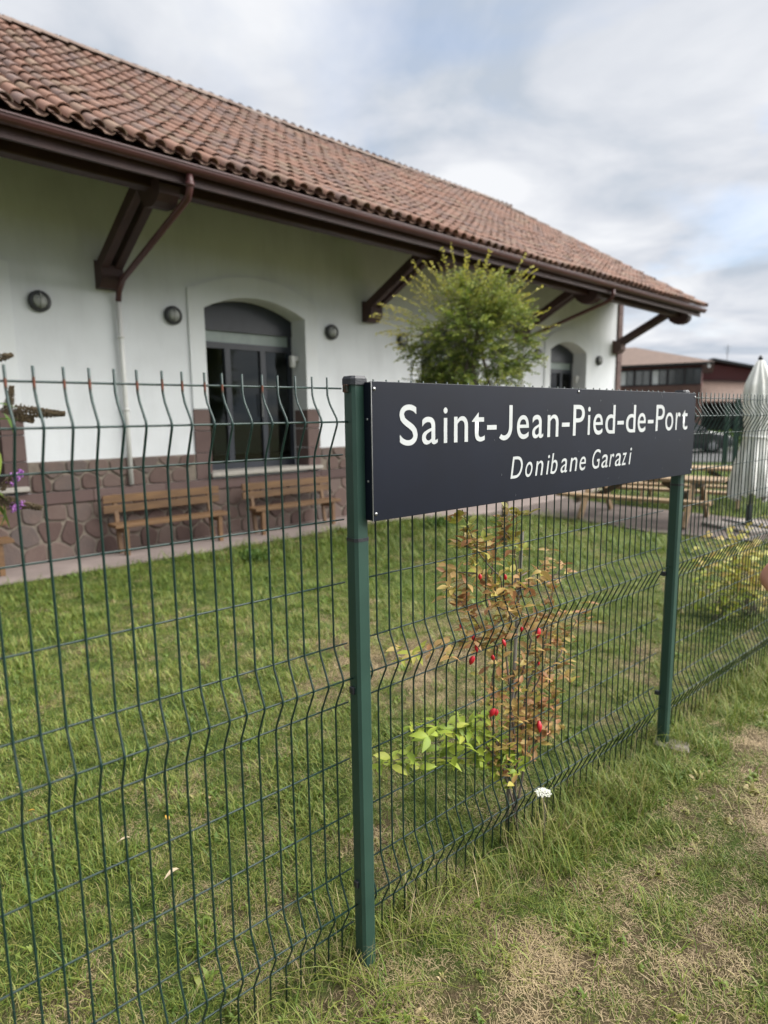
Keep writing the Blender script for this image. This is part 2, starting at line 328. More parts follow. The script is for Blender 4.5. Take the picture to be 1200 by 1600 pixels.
# ------------------------------------------------------------------ ground
def build_ground():
    xs = np.concatenate([-np.geomspace(600, 8, 16), np.arange(-7.5, 8, .125), np.geomspace(8.2, 600, 18)])
    ys = np.concatenate([-np.geomspace(600, 2, 14), np.arange(-1.5, 14, .125), np.geomspace(14.3, 900, 18)])
    X, Y = np.meshgrid(xs, ys); nx, ny = len(xs), len(ys)
    Z = gheight(X, Y); Dr = dryness(X, Y)
    me = bpy.data.meshes.new('ground'); me.from_pydata(np.stack([X.ravel(), Y.ravel(), Z.ravel()], 1).tolist(), [], [(j*nx+i, j*nx+i+1, (j+1)*nx+i+1, (j+1)*nx+i) for j in range(ny-1) for i in range(nx-1)])
    at = me.attributes.new('dryf', 'FLOAT', 'POINT'); at.data.foreach_set('value', Dr.ravel().astype(np.float32))
    me.polygons.foreach_set('use_smooth', [True]*len(me.polygons))
    m = bpy.data.materials.new('turf_ground'); m.use_nodes = True; nt = m.node_tree; N = nt.nodes.new; L = nt.links.new; b = nt.nodes['Principled BSDF']
    b.inputs['Roughness'].default_value = .95; b.inputs['Specular IOR Level'].default_value = .1
    tc = N('ShaderNodeTexCoord')
    def nz(sc, det=6):
        n = N('ShaderNodeTexNoise'); n.inputs['Scale'].default_value = sc; n.inputs['Detail'].default_value = det; n.inputs['Roughness'].default_value = .65; L(tc.outputs['Object'], n.inputs['Vector']); return n
    a = N('ShaderNodeAttribute'); a.attribute_name = 'dryf'
    n1 = nz(28); mm = N('ShaderNodeMath'); mm.operation = 'MULTIPLY_ADD'; mm.inputs[1].default_value = 1.1; L(n1.outputs['Fac'], mm.inputs[0]); L(a.outputs['Fac'], mm.inputs[2])
    sb = N('ShaderNodeMath'); sb.operation = 'SUBTRACT'; sb.inputs[1].default_value = .57; L(mm.outputs[0], sb.inputs[0])
    r = N('ShaderNodeValToRGB'); e = r.color_ramp.elements; e[0].position = .05; e[0].color = (.055, .085, .020, 1); e[1].position = .95; e[1].color = (.19, .145, .095, 1)
    q = e.new(.32); q.color = (.085, .120, .030, 1); q = e.new(.6); q.color = (.115, .090, .050, 1)
    L(sb.outputs[0], r.inputs[0])
    n2 = nz(160, 3); r2 = N('ShaderNodeValToRGB'); r2.color_ramp.elements[0].position = .32; r2.color_ramp.elements[1].position = .6; r2.color_ramp.elements[0].color = (.35, .33, .3, 1)
    L(n2.outputs['Fac'], r2.inputs[0]); mx = N('ShaderNodeMix'); mx.data_type = 'RGBA'; mx.blend_type = 'MULTIPLY'; mx.inputs['Factor'].default_value = 1
    L(r.outputs[0], mx.inputs['A']); L(r2.outputs[0], mx.inputs['B']); L(mx.outputs['Result'], b.inputs['Base Color'])
    bp = N('ShaderNodeBump'); bp.inputs['Strength'].default_value = .8; bp.inputs['Distance'].default_value = .03; L(n2.outputs['Fac'], bp.inputs['Height']); L(bp.outputs[0], b.inputs['Normal'])
    me.materials.append(m); link('ground', me, kind='structure')
build_ground()
def sheet(name, poly, z, m, rag=0, sub=24):
    """flat strip with a slightly ragged edge; poly in world XY"""
    pts = []
    for i, p in enumerate(poly):
        q = poly[(i+1) % len(poly)]
        for k in range(sub):
            f = k/sub; x = p[0]+(q[0]-p[0])*f; y = p[1]+(q[1]-p[1])*f; pts.append((x+random.uniform(-rag, rag), y+random.uniform(-rag, rag), z))
    me = bpy.data.meshes.new(name); me.from_pydata([p for p in pts]+[(p[0], p[1], z-.15) for p in pts], [], [tuple(range(len(pts)))]+[(i, (i+1) % len(pts), len(pts)+(i+1) % len(pts), len(pts)+i) for i in range(len(pts))])
    me.materials.append(m); bm_fix(me); return link(name, me, kind='structure')
BW = lambda s, n: tuple(bpt(s, n)[:2])
FW = lambda t, n: tuple(fpt(t, n)[:2])
sheet('path', [BW(-7, 8.12), BW(7.6, 8.12), BW(9.3, 7.4), BW(19.2, 7.5), BW(19.2, 9.2), BW(-7, 9.2)], .022, M_['path'], .03)
sheet('patio_path', [FW(8.9, 7.6), FW(9.75, 7.0), FW(9.7, 5.6), FW(9.55, 4.6), FW(9.9, 3.0), FW(10.2, 2.2), FW(12.4, 2.4), FW(11.9, 4.2), FW(12.0, 6.2), FW(12.2, 7.9)], .028, M_['patio'], .03)
sheet('parking', [(5, 25.5), (60, 18), (75, 60), (8, 60)], .02, M_['asphalt'])
# ------------------------------------------------------------------ station hall
def build_hall():
    S0 = 9.0
    root = empty('railway_building', bpt(S0, DB), ROTB, 'long white railway building with a red clay tile roof, arched doors and red stone base', 'building')
    def P(mb, name, m, parent=None, smooth=False, **kw):   # coordinates: x = along the wall (s), y = depth behind the wall face, z
        o = mb.build(name, m, parent or root, smooth, **kw)
        if parent is None: o.location = (-S0, 0, 0)
        return o
    SL, SR = -7.0, 18.05
    cs = [1.0, 5.78, 10.6, 15.4]
    hw = [.95, .95, .95, .9]
    ZS, RISE, ZB = 3.56, .24, 1.02
    def arch(c, w, z, rise, n=10):
        return [(c-w+2*w*i/n, z+rise*(1-(1-2*i/n)**2)) for i in range(n+1)]
    # wall with its openings, 0.42 thick
    w = MB(); T = .42; ZT = 5.9
    edges = [SL]
    for c, h in zip(cs, hw): edges += [c-h, c+h]
    edges.append(SR)
    for i in range(0, len(edges), 2): w.prism([(edges[i], 0), (edges[i+1], 0), (edges[i+1], ZT), (edges[i], ZT)], 0, T)
    for c, h in zip(cs, hw):
        w.prism([(c-h, ZT)]+arch(c, h, ZS, RISE)+[(c+h, ZT)], 0, T)
        w.prism([(c-h, 0), (c+h, 0), (c+h, ZB), (c-h, ZB)], .01, T)
    P(w, 'wall', M_['plaster'])
    ew = MB(); ew.box(SR-.3, SR+.22, .43, 5.2, 0, 5.9); ew.prism([(.43, 5.9), (5.2, 5.9), (4.6, 6.2), (1.2, 6.2)], SR-.3, SR+.22, 'yz'); P(ew, 'end_wall', M_['plaster'])
    bw_ = MB(); bw_.box(SL, SR+.2, 5.22, 5.6, 0, 5.6); P(bw_, 'back_wall', M_['plaster'])
    lw = MB(); lw.box(SL, SL+.3, .43, 5.2, 0, 5.9); P(lw, 'end_wall', M_['plaster'])
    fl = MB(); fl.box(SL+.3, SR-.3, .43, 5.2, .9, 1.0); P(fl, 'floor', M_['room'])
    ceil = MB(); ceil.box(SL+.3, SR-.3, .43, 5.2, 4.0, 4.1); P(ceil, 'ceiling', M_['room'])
    # raised plaster surround round each opening
    for c, h in zip(cs, hw):
        s = MB(); o = .26
        for sg in (-1, 1):
            a, b = sorted((c+sg*h, c+sg*(h+o))); s.prism([(a, 2.03), (b, 2.03), (b, ZS+.06), (a, ZS+.0)] if sg > 0 else [(a, 2.03), (b, 2.03), (b, ZS), (a, ZS+.06)], -.030, 0.002)
        inn = arch(c, h, ZS, RISE); outp = arch(c, h+o-.12, ZS+.30, RISE+.02)
        outp = [(c-h-o, ZS+.06), (c-h-o, ZS+.27)]+outp+[(c+h+o, ZS+.27), (c+h+o, ZS+.06)]
        s.prism(inn+outp[::-1], -.030, 0.002)
        P(s, 'door_surround', M_['plaster2'])
    # crazy paved plinth: irregular stones from clipped cells over a mortar bed
    for z0, z1 in ((0, .76), (.93, 1.335)):
        mb = MB(); seg = [SL]
        if z0 > .5:
            for c, h in zip(cs, hw): seg += [c-h-.27, c+h+.27]
        seg.append(SR)
        for i in range(0, len(seg), 2): P(MB().box(seg[i], seg[i+1], -.015, .0015, z0, z1), 'mortar_bed', M_['mortar'])
    def clip(poly, mx, mz, nx, nz):
        out = []
        for i in range(len(poly)):
            a, b = poly[i], poly[(i+1) % len(poly)]; da = (a[0]-mx)*nx+(a[1]-mz)*nz; db = (b[0]-mx)*nx+(b[1]-mz)*nz
            if da <= 0: out.append(a)
            if da*db < 0: f = da/(da-db); out.append((a[0]+(b[0]-a[0])*f, a[1]+(b[1]-a[1])*f))
        return out
    rs = random.Random(4); n_st = 0; far = MB()
    for z0, z1, rows, step in ((.0, .76, 3, .30), (.93, 1.335, 2, .33)):
        seeds = []
        nc = int((SR-(-2))/step)
        for r in range(rows):
            for k in range(nc+1):
                seeds.append((-2+(k+.5*(r % 2)+rs.uniform(-.24, .24))*step, z0+(r+.5+rs.uniform(-.22, .22))*(z1-z0)/rows))
        for (sx, sz) in seeds:
            poly = [(sx-.4, z0+.004), (sx+.4, z0+.004), (sx+.4, z1-.006), (sx-.4, z1-.006)]
            for (ox, oz) in seeds:
                if (ox, oz) == (sx, sz) or abs(ox-sx) > .85: continue
                dx, dz = ox-sx, oz-sz; l = math.hypot(dx, dz); poly = clip(poly, (sx+ox)/2-dx/l*.013, (sz+oz)/2-dz/l*.013, dx/l, dz/l)
                if len(poly) < 3: break
            if len(poly) < 3: continue
            if z0 > .5:
                bad = False
                for c, h in zip(cs, hw):
                    if c-h-.3 < sx < c+h+.3: bad = True
                    elif sx <= c-h-.3: poly = clip(poly, c-h-.29, 0, 1, 0)
                    else: poly = clip(poly, c+h+.29, 0, -1, 0)
                    if len(poly) < 3: bad = True; break
                if bad: continue
            if sx > SR-.15 or len(poly) < 3: continue
            poly = clip(poly, SR-.03, 0, 1, 0)
            if len(poly) < 3: continue
            ar = sum(poly[i][0]*poly[(i+1) % len(poly)][1]-poly[(i+1) % len(poly)][0]*poly[i][1] for i in range(len(poly)))/2
            if abs(ar) < .004: continue
            q_ = []
            for i in range(len(poly)):
                a, b = poly[i], poly[(i+1) % len(poly)]; j1, j2 = rs.uniform(.12, .24), rs.uniform(.12, .24)
                q_.append((a[0]+(b[0]-a[0])*j1+rs.uniform(-.003, .003), a[1]+(b[1]-a[1])*j1)); q_.append((a[0]+(b[0]-a[0])*(1-j2), a[1]+(b[1]-a[1])*(1-j2)+rs.uniform(-.003, .003)))
            poly = q_
            d = -.032-rs.uniform(0, .016)
            if sx < 12.5 and n_st < 250:
                m = MB().prism(poly, d, -.014, inset=.016); P(m, 'stone', M_['stone']); n_st += 1
            else: far.prism(poly, d, -.014, inset=.016, tint=rs.random())
    P(far, 'stone_facing', M_['stone'], kind='stuff')
    # string course, quoins beside doors, corner chain
    x = SL
    while x < SR:
        l = rs.uniform(.9, 1.5); x2 = min(x+l, SR); P(MB().box(x+.004, x2-.004, -.06, -.001, .765, .925, b=.008), 'string_course_stone', M_['dressed']); x = x2
    for c, h in zip(cs, hw):
        for sg in (-1, 1):
            z = .93
            for hh in (.42, .34, .33):
                a, b = sorted((c+sg*(h-.004), c+sg*(h+.26))); 
                P(MB().box(a, b, -.03, .36, z+.004, z+hh-.004, b=.006), 'quoin_stone', M_['dressed']); z += hh
    z = 0.0
    while z < 5.2:
        hh = rs.uniform(.3, .42); P(MB().box(SR+.004, SR+.26-rs.uniform(0, .02), -.05, .42, z+.004, z+hh-.004, b=.006), 'corner_stone', M_['dressed']); z += hh
    # doors
    def door(c, h, D=.40):
        fr = MB(); w_ = .07
        fr.box(c-h, c-h+w_, D, D+.08, ZB, ZS); fr.box(c+h-w_, c+h, D, D+.08, ZB, ZS)
        fr.prism([(c-h, 3.30)]+arch(c, h, ZS, RISE)+[(c+h, 3.30)], D-.02, D+.06)
        fr.box(c-h+w_, c+h-w_, D, D+.08, 3.02, 3.12); fr.box(c-h+w_, c+h-w_, D, D+.08, ZB, ZB+.12)
        xs = [c-h+w_, c-h*.36, c+h*.36, c+h-w_]
        for q in xs[1:-1]: fr.box(q-.05, q+.05, D-.005, D+.085, ZB+.12, 3.02)
        f = P(fr, 'door', M_['darkframe'])
        MB().box(c-h+w_, c+h-w_, D+.03, D+.05, 3.12, 3.30).build('light_strip', M_['strip'], f)
        for i in range(3):
            a = xs[i]+(.05 if i else 0); b = xs[i+1]-(.05 if i < 2 else 0)
            MB().box(a, b, D+.035, D+.045, ZB+.12, 3.02).build('pane', M_['glass'], f)
        MB().tube([(c+h*.36-.07, D-.04, 1.9), (c+h*.36-.07, D-.04, 2.3)], .012).build('handle', M_['screw'], f)
    for c, h in zip(cs, hw): door(c, h)
    for c, h in zip(cs, hw): P(MB().box(c-h-.02 if c != 5.78 else c-h-.05, c+h+.24, -.13, .40, .965, 1.03, b=.01), 'door_sill', M_['sill'])
    # small white camera lamp on the reveals
    for c, h in ((cs[1], hw[1]), (cs[3], hw[3])):
        m = MB(); m.box(c+h-.16, c+h-.01, .17, .25, 2.86, 2.96, b=.01); m.lathe([(.045, -.1), (.055, -.06), (.055, 0), (.03, .02)], 10, (c+h-.12, .21, 2.86)); P(m, 'reveal_spotlight', M_['whitepipe'])
    # round bulkhead lamps
    for s_ in (-.5, 2.53, 4.33, 7.32, 9.12, 12.15, 13.92, 17.0):
        m = MB().lathe([(.135, 0), (.135, -.05), (.12, -.075), (.098, -.08), (.095, -.055)], 20, (s_, 0, 3.395), 'y'); o = P(m, 'wall_lamp', M_['lampring'], smooth=False)
        g = MB().lathe([(.094, -.05), (.088, -.072), (.05, -.09), (.012, -.094)], 16, (s_, 0, 3.395), 'y'); g.box(s_-.008, s_+.008, -.1, -.05, 3.30, 3.49); g.build('lens', M_['lampglass'], o, True)
    # ---- eave timber
    th1, th2 = math.tan(R(31.5)), math.tan(R(35.0))
    NE = -2.4; ZE = 4.66
    def roofz(y): return ZE+.06+(y-NE)*th1 if y < 0 else ZE+.06+(-NE)*th1+y*th2
    Yr = 2.27; ZR = roofz(Yr)
    P(MB().prism([(NE+.12, roofz(NE+.12)-.14), (0, roofz(0)-.14), (Yr, ZR-.14), (Yr, ZR-.18), (0, roofz(0)-.18), (NE+.12, roofz(NE+.12)-.18)], SL, 18.15, 'yz'), 'roof_boarding', M_['timber'])
    P(MB().prism([(Yr, ZR-.10), (4.9+2.3, ZE+.1), (4.9+2.3, ZE+.04), (Yr, ZR-.14)], SL, 16.0, 'yz'), 'roof_boarding', M_['timber'])
    P(MB().box(SL, 18.2, NE+.13, NE+.17, 4.44, 4.70), 'fascia_board', M_['timber'])
    P(MB().box(SL, 18.1, NE+.52, NE+.70, 4.46, 4.84, b=.01), 'eave_beam', M_['timber'])
    g = MB(); pr = [(math.cos(a)*.075, math.sin(a)*.075) for a in [math.pi+math.pi*i/8 for i in range(9)]]
    outer = [(NE+.045+x, 4.60+z) for x, z in pr]; inner = [(NE+.045+x*.93, 4.602+z*.93) for x, z in pr][::-1]
    g.prism([(NE+.045-.085, 4.612), (NE+.045-.085, 4.598)]+outer+inner, SL, 18.2, 'yz')
    P(g, 'gutter', M_['gutter'])
    # principal brackets: sloping beam with carved nose, pair of braces, stone corbel
    for s_ in (-1.4, 3.40, 8.22, 13.08, 17.95):
        m = MB(); lo = lambda y: 5.30+y*.485
        up_ = lambda y: roofz(y)-.24
        nose = [(-2.10, 4.46), (-2.08, 4.36), (-2.0, 4.29), (-1.88, 4.26), (-1.74, 4.28), (-1.62, 4.36), (-1.52, 4.50), (-1.3, lo(-1.3)), (-1.2, lo(-1.2)+.01), (-.01, lo(0)), (-.01, up_(-.01)), (-1.75, 4.72), (-2.0, 4.60)]
        m.prism(nose, s_-.12, s_+.12, 'yz'); o = P(m, 'bracket_beam', M_['timber'])
        for dx in (-.09, .09):
            P(MB().beam((s_+dx, -.02, 3.86), (s_+dx, -1.55, 4.62), .105, .17), 'brace', M_['timber'])
        P(MB().prism([(-.26, 3.92), (-.26, 3.74), (-.16, 3.64), (-.001, 3.64), (-.001, 4.02)], s_-.145, s_+.145, 'yz'), 'corbel', M_['dressed' if s_ > 17 else 'timber'])
    # downpipes
    for s_ in (3.52, 13.2):
        up = MB().tube([(s_, NE+.06, 4.56), (s_, NE+.06, 4.40), (s_, NE+.12, 4.30), (s_, -.30, 3.76), (s_, -.12, 3.62), (s_, -.075, 3.50)], .040, 10)
        up.lathe([(.05, 0), (.05, .05)], 10, (s_, NE+.06, 4.40)); o = P(up, 'downpipe', M_['gutter'], smooth=True)
        lo_ = MB().tube([(s_, -.075, 3.50), (s_, -.075, 2.2), (s_, -.075, .95)], .034, 10)
        for zz in (3.0, 2.0): lo_.lathe([(.05, 0), (.05, .03)], 10, (s_, -.075, zz))
        lo_.build('lower_pipe', M_['whitepipe'], o, True)
    # ---- clay tiles
    def cover(L_=.46, w0=.078, w1=.064, h=.070, th=.011, seg=7):
        vs = []; fs = []
        for yy, ww, hh in ((0, w0, h), (L_, w1, h*.86)):
            for rr in (0, 1):
                for i in range(seg+1):
                    a = math.pi*i/seg; r_ = ww-th*rr; vs.append((math.cos(a)*r_, yy, math.sin(a)*(hh-th*rr)))
        k = seg+1
        for i in range(seg):
            fs.append((i, i+1, 2*k+i+1, 2*k+i)); fs.append((k+i+1, k+i, 3*k+i, 3*k+i+1)); fs.append((i+1, i, k+i, k+i+1))
        fs.append((0, 2*k, 3*k, k)); fs.append((seg, k+seg, 3*k+seg, 2*k+seg))
        return vs, fs
    tv, tf = cover(); tile_me = MB().add(tv, tf).mesh('tile', M_['tile']); smooth_by_angle(tile_me, 50)
    pv, pf = cover(.46, .07, .085, .035, .01, 3)
    pitch = .205; EX = .365
    covers = []; pan = MB()
    def slope_frame(y0, y1, zf, ang): return (y0, y1, ang)
    L1 = -NE/math.cos(R(31.5)); L2 = Yr/math.cos(R(35.0))
    n1 = int(round(L1/EX)); n2 = int(round(L2/EX)); e1 = L1/n1; e2 = L2/n2
    rt = random.Random(9); ncol = int((18.2-SL)/pitch)
    for c in range(ncol):
        sx = SL+.1+c*pitch; sag0 = .012*math.sin(sx*1.1)+.010*math.sin(sx*2.7+1)
        for k in range(n1+n2):
            if k < n1: d = k*e1; y = NE-.06+d*math.cos(R(31.5)); ang = R(31.5); z = ZE+(y-NE)*th1
            else: d = (k-n1)*e2; y = -.02+d*math.cos(R(35)); ang = R(35); z = roofz(y)-.06
            if sx > 18.15-max(0, y-.06)*(2.9/2.3): continue
            dy = rt.uniform(-.016, .016); sag = sag0*(1-.3*k/(n1+n2))+.02*math.sin(sx*.5)
            M = Matrix.Translation((sx+rt.uniform(-.006, .006), y+dy*math.cos(ang), z+.045+sag+rt.uniform(-.004, .004))) @ Euler((ang-R(3.0)+rt.uniform(-.012, .012), rt.uniform(-.03, .03), rt.uniform(-.02, .02))).to_matrix().to_4x4()
            covers.append((M, sx, y))
            Mp = Matrix.Translation((sx+pitch/2, y+.02, z+.036+sag)) @ Matrix.Rotation(ang-R(3), 4, 'X') @ Matrix.Rotation(math.pi, 4, 'Y')
            pan.add([Mp @ Vector(v) for v in pv], pf, rt.random()*.9+.05)
    P(pan, 'pan_tiles', M_['pan'], kind='stuff')
    cam = Vector((0, 0, 1.84))
    def dist(cv): 
        w_ = bpt(cv[0].translation.x, DB+cv[0].translation.y, cv[0].translation.z); t_ = w_.x/max(.1, w_.y)
        return (w_-cam).length+(50 if abs(t_) > .66 or w_.z > 1.84+.66*w_.y+.3 else 0)
    covers.sort(key=dist)
    for M, sx, y in covers[:295]:
        o = link('tile', tile_me, root); o.matrix_local = Matrix.Translation((-S0, 0, 0)) @ M
    rest = MB()
    for M, sx, y in covers[295:]: rest.add([M @ Vector(v) for v in tv], tf, rt.random()*.96+.02)
    # hipped end and rear slope, tiled the same way but coarser
    sl = math.hypot(2.9, 1.75)
    for c in range(24):
        yy = .15+c*.205
        if yy > 4.7: break
        top = 1-abs(yy-Yr)/2.4
        n_ = int(top*sl/EX-.9)
        for k in range(max(0, n_)):
            f = k*EX/sl; x_ = 18.25-f*2.9; z_ = 6.12+f*1.72
            M = Matrix.Translation((x_, yy, z_+.05)) @ Euler((R(30), 0, R(90))).to_matrix().to_4x4(); rest.add([M @ Vector(v) for v in tv], tf, rt.random()*.96+.02)
    for c in range(0, int((16-SL)/pitch)):
        sx = SL+.1+c*pitch
        for k in range(14):
            f = k/14; y_ = 7.2-(7.2-Yr)*f; z_ = ZE+.1+(ZR-ZE-.1)*f
            M = Matrix.Translation((sx, y_, z_+.04)) @ Euler((R(34), 0, math.pi)).to_matrix().to_4x4(); rest.add([M @ Vector(v) for v in tv], tf, rt.random()*.96+.02)
    ro = P(rest, 'roof_tiles', M_['tile'], kind='stuff'); smooth_by_angle(ro.data, 50)
    hp = MB(); hp.add([(18.2, 0.0, 6.1), (18.2, 4.8, 6.1), (15.3, Yr, 7.85), (18.2, 0, 6.0), (18.2, 4.8, 6.0), (15.3, Yr, 7.75)], [(0, 1, 2), (3, 5, 4), (0, 3, 4, 1), (1, 4, 5, 2), (2, 5, 3, 0)]); P(hp, 'hip_boarding', M_['timber'])
    rv, rf = cover(.50, .105, .09, .085, .012, 7); ridge_me = MB().add(rv, rf).mesh('ridge_tile', M_['ridge']); smooth_by_angle(ridge_me, 50)
    k = 0
    while SL+k*.4 < 14.95:
        o = link('ridge_tile', ridge_me, root); o.matrix_local = Matrix.Translation((SL+k*.4-S0+.5, Yr, ZR-.005+.02*math.sin((SL+k*.4)*.5)+rt.uniform(-.006, .006))) @ Euler((R(3.5), 0, R(90))).to_matrix().to_4x4(); k += 1
    a = Vector((18.2, .05, 6.17)); b = Vector((15.25, Yr, ZR+.0)); n_ = int((b-a).length/.4)
    for k in range(n_):
        p = a.lerp(b, k/n_); d = (b-a).normalized(); q = d.to_track_quat('Y', 'Z')
        o = link('hip_tile', ridge_me, root); o.matrix_local = Matrix.Translation(Vector((-S0, 0, .03))+p) @ q.to_matrix().to_4x4() @ Euler((R(-3), 0, 0)).to_matrix().to_4x4()
    # verge tiles on the gable edge of the eave part
    for k in range(7):
        y = NE+k*.36; o = link('verge_tile', tile_me, root); o.matrix_local = Matrix.Translation((18.22-S0, y, ZE+(y-NE)*th1+.05)) @ Euler((R(28.5), R(18), 0)).to_matrix().to_4x4()
    # something to see through the doors
    for c in cs:
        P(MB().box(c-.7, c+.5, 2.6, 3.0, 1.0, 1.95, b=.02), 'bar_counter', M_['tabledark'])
build_hall()
# ------------------------------------------------------------------ benches
def make_bench():
    root = empty('wooden_bench', (0, 0, 0))
    L_ = 1.72; H = .46
    for y0 in (0, .105, .21): MB().box(0, L_, y0, y0+.095, H-.048, H, b=.006).build('seat_slat', M_['bench'], root)
    for z0 in (.585, .725): MB().box(-.02, L_+.02, .35, .385, z0, z0+.11, b=.006).build('back_slat', M_['bench'], root)
    for x in (.12, L_-.18):
        MB().box(x, x+.06, .02, .08, 0, H-.05, b=.005).build('leg', M_['bench'], root)
        MB().beam((x+.03, .27, 0), (x+.03, .41, .84), .06, .045, (0, -1, 0)).build('leg', M_['bench'], root)
        MB().box(x+.005, x+.055, .085, .29, H-.13, H-.05, b=.005).build('stretcher', M_['bench'], root)
    return root
b0 = make_bench()
for i, (s_, n_, lab) in enumerate(((3.07, 8.58, 'wooden bench left of the glazed arched door, under the white downpipe'), (5.22, 8.52, 'wooden bench against the wall below the door sill, beside the near green post'), (.12, 8.52, 'wooden bench cut off by the left edge of the photo'))):
    o = b0 if i == 0 else copy_tree(b0)
    o.location = bpt(s_, n_); o.rotation_euler = (0, 0, ROTB); tag(o, lab, 'bench', 'benches along the building wall')
# ------------------------------------------------------------------ mesh fence
ZT = 1.931; BU = .045
def wire_mesh():
    pr = [(ZT+.032, .0), (ZT-.02, .0), (ZT-.045, -.010), (ZT-.088, -BU+.004), (ZT-.1, -BU), (ZT-.112, -BU+.004), (ZT-.185, -.006), (ZT-.21, 0), (ZT-.79, 0), (ZT-.81, -.004), (ZT-.888, -BU+.004), (ZT-.9, -BU), (ZT-.912, -BU+.004), (ZT-.985, -.006), (ZT-1.01, 0), (ZT-1.59, 0), (ZT-1.61, -.004), (ZT-1.69, -BU+.003), (ZT-1.7, -BU), (ZT-1.712, -BU+.004), (ZT-1.79, -.004), (ZT-1.93, 0)]
    return MB().tube([(0, y, z) for z, y in pr], .0031, 6).mesh('vertical_wire', M_['wire'], True)
WM = wire_mesh()
RAILS = [(0, 0), (.1, 1), (.2, 0), (.4, 0), (.6, 0), (.8, 0), (.9, 1), (1.0, 0), (1.2, 0), (1.4, 0), (1.6, 0), (1.7, 1), (1.8, 0)]
rustm = mat('rust_spot', (.13, .038, .020), .8, (.02, .03, .022), 90)
def build_fence(name, label, t0, t1, posts, first, posts_own=True):
    root = empty(name, fpt(t0, DF), ROTF, label, 'fence')
    t = first; k = 0; root_wires = []
    rl = random.Random(int(t0*100)+3)
    while t < t1-.03:
        o = link('vertical_wire', WM, root); o.location = (t-t0+rl.uniform(-.0012, .0012), 0, 0); o.rotation_euler = (rl.uniform(-.0012, .0012), rl.uniform(-.0018, .0018), rl.uniform(-.03, .03)); root_wires.append(o); t += .0555; k += 1
    for dz, bf in RAILS:
        pts = []; n = max(2, int((t1-t0)/.3))
        for i in range(n+1): pts.append((-.0+(t1-t0)*i/n, .0055-(BU if bf else 0)+.002*math.sin(i*1.3+dz*7), ZT-dz+.0015*math.sin(i*.9+dz*5)))
        MB().tube(pts, .0028, 6).build('rail_wire', M_['wire'], root, True)
    for pt in posts:
        p = MB().box(pt-t0-.03, pt-t0+.03, .012, .052, -.05, ZT+.0, b=.004); p.build('fence_post', M_['post'], root)
        MB().box(pt-t0-.033, pt-t0+.033, .009, .055, ZT, ZT+.03, b=.006).build('post_cap', M_['cap'], root)
    return root, root_wires
fl_, wires_ = build_fence('mesh_fence', 'green welded mesh fence panel left of the sign, in front of the lawn and benches', -1.38, 1.168, (-1.38,), 1.114-.0555*44)
# rust streaks below the top rail on the left wires
rr_ = random.Random(6)
for k, w in enumerate(wires_[::-1]):
    if 3 < k < 16 and k not in (5, 11): MB().tube([(0, -.0001, ZT+.012-rr_.uniform(0, .01)), (0, -.0001, ZT-.018)], .0033, 6, False).build('rust_patch', rustm, w, True)
build_fence('mesh_fence', 'green welded mesh fence panel behind the dark name sign, threaded by the orange bush', 1.205, 3.315, (), 1.236)
build_fence('mesh_fence', 'green welded mesh fence running on to the right of the sign towards the parasol', 3.40, 8.6, (5.9, 8.6), 3.425)
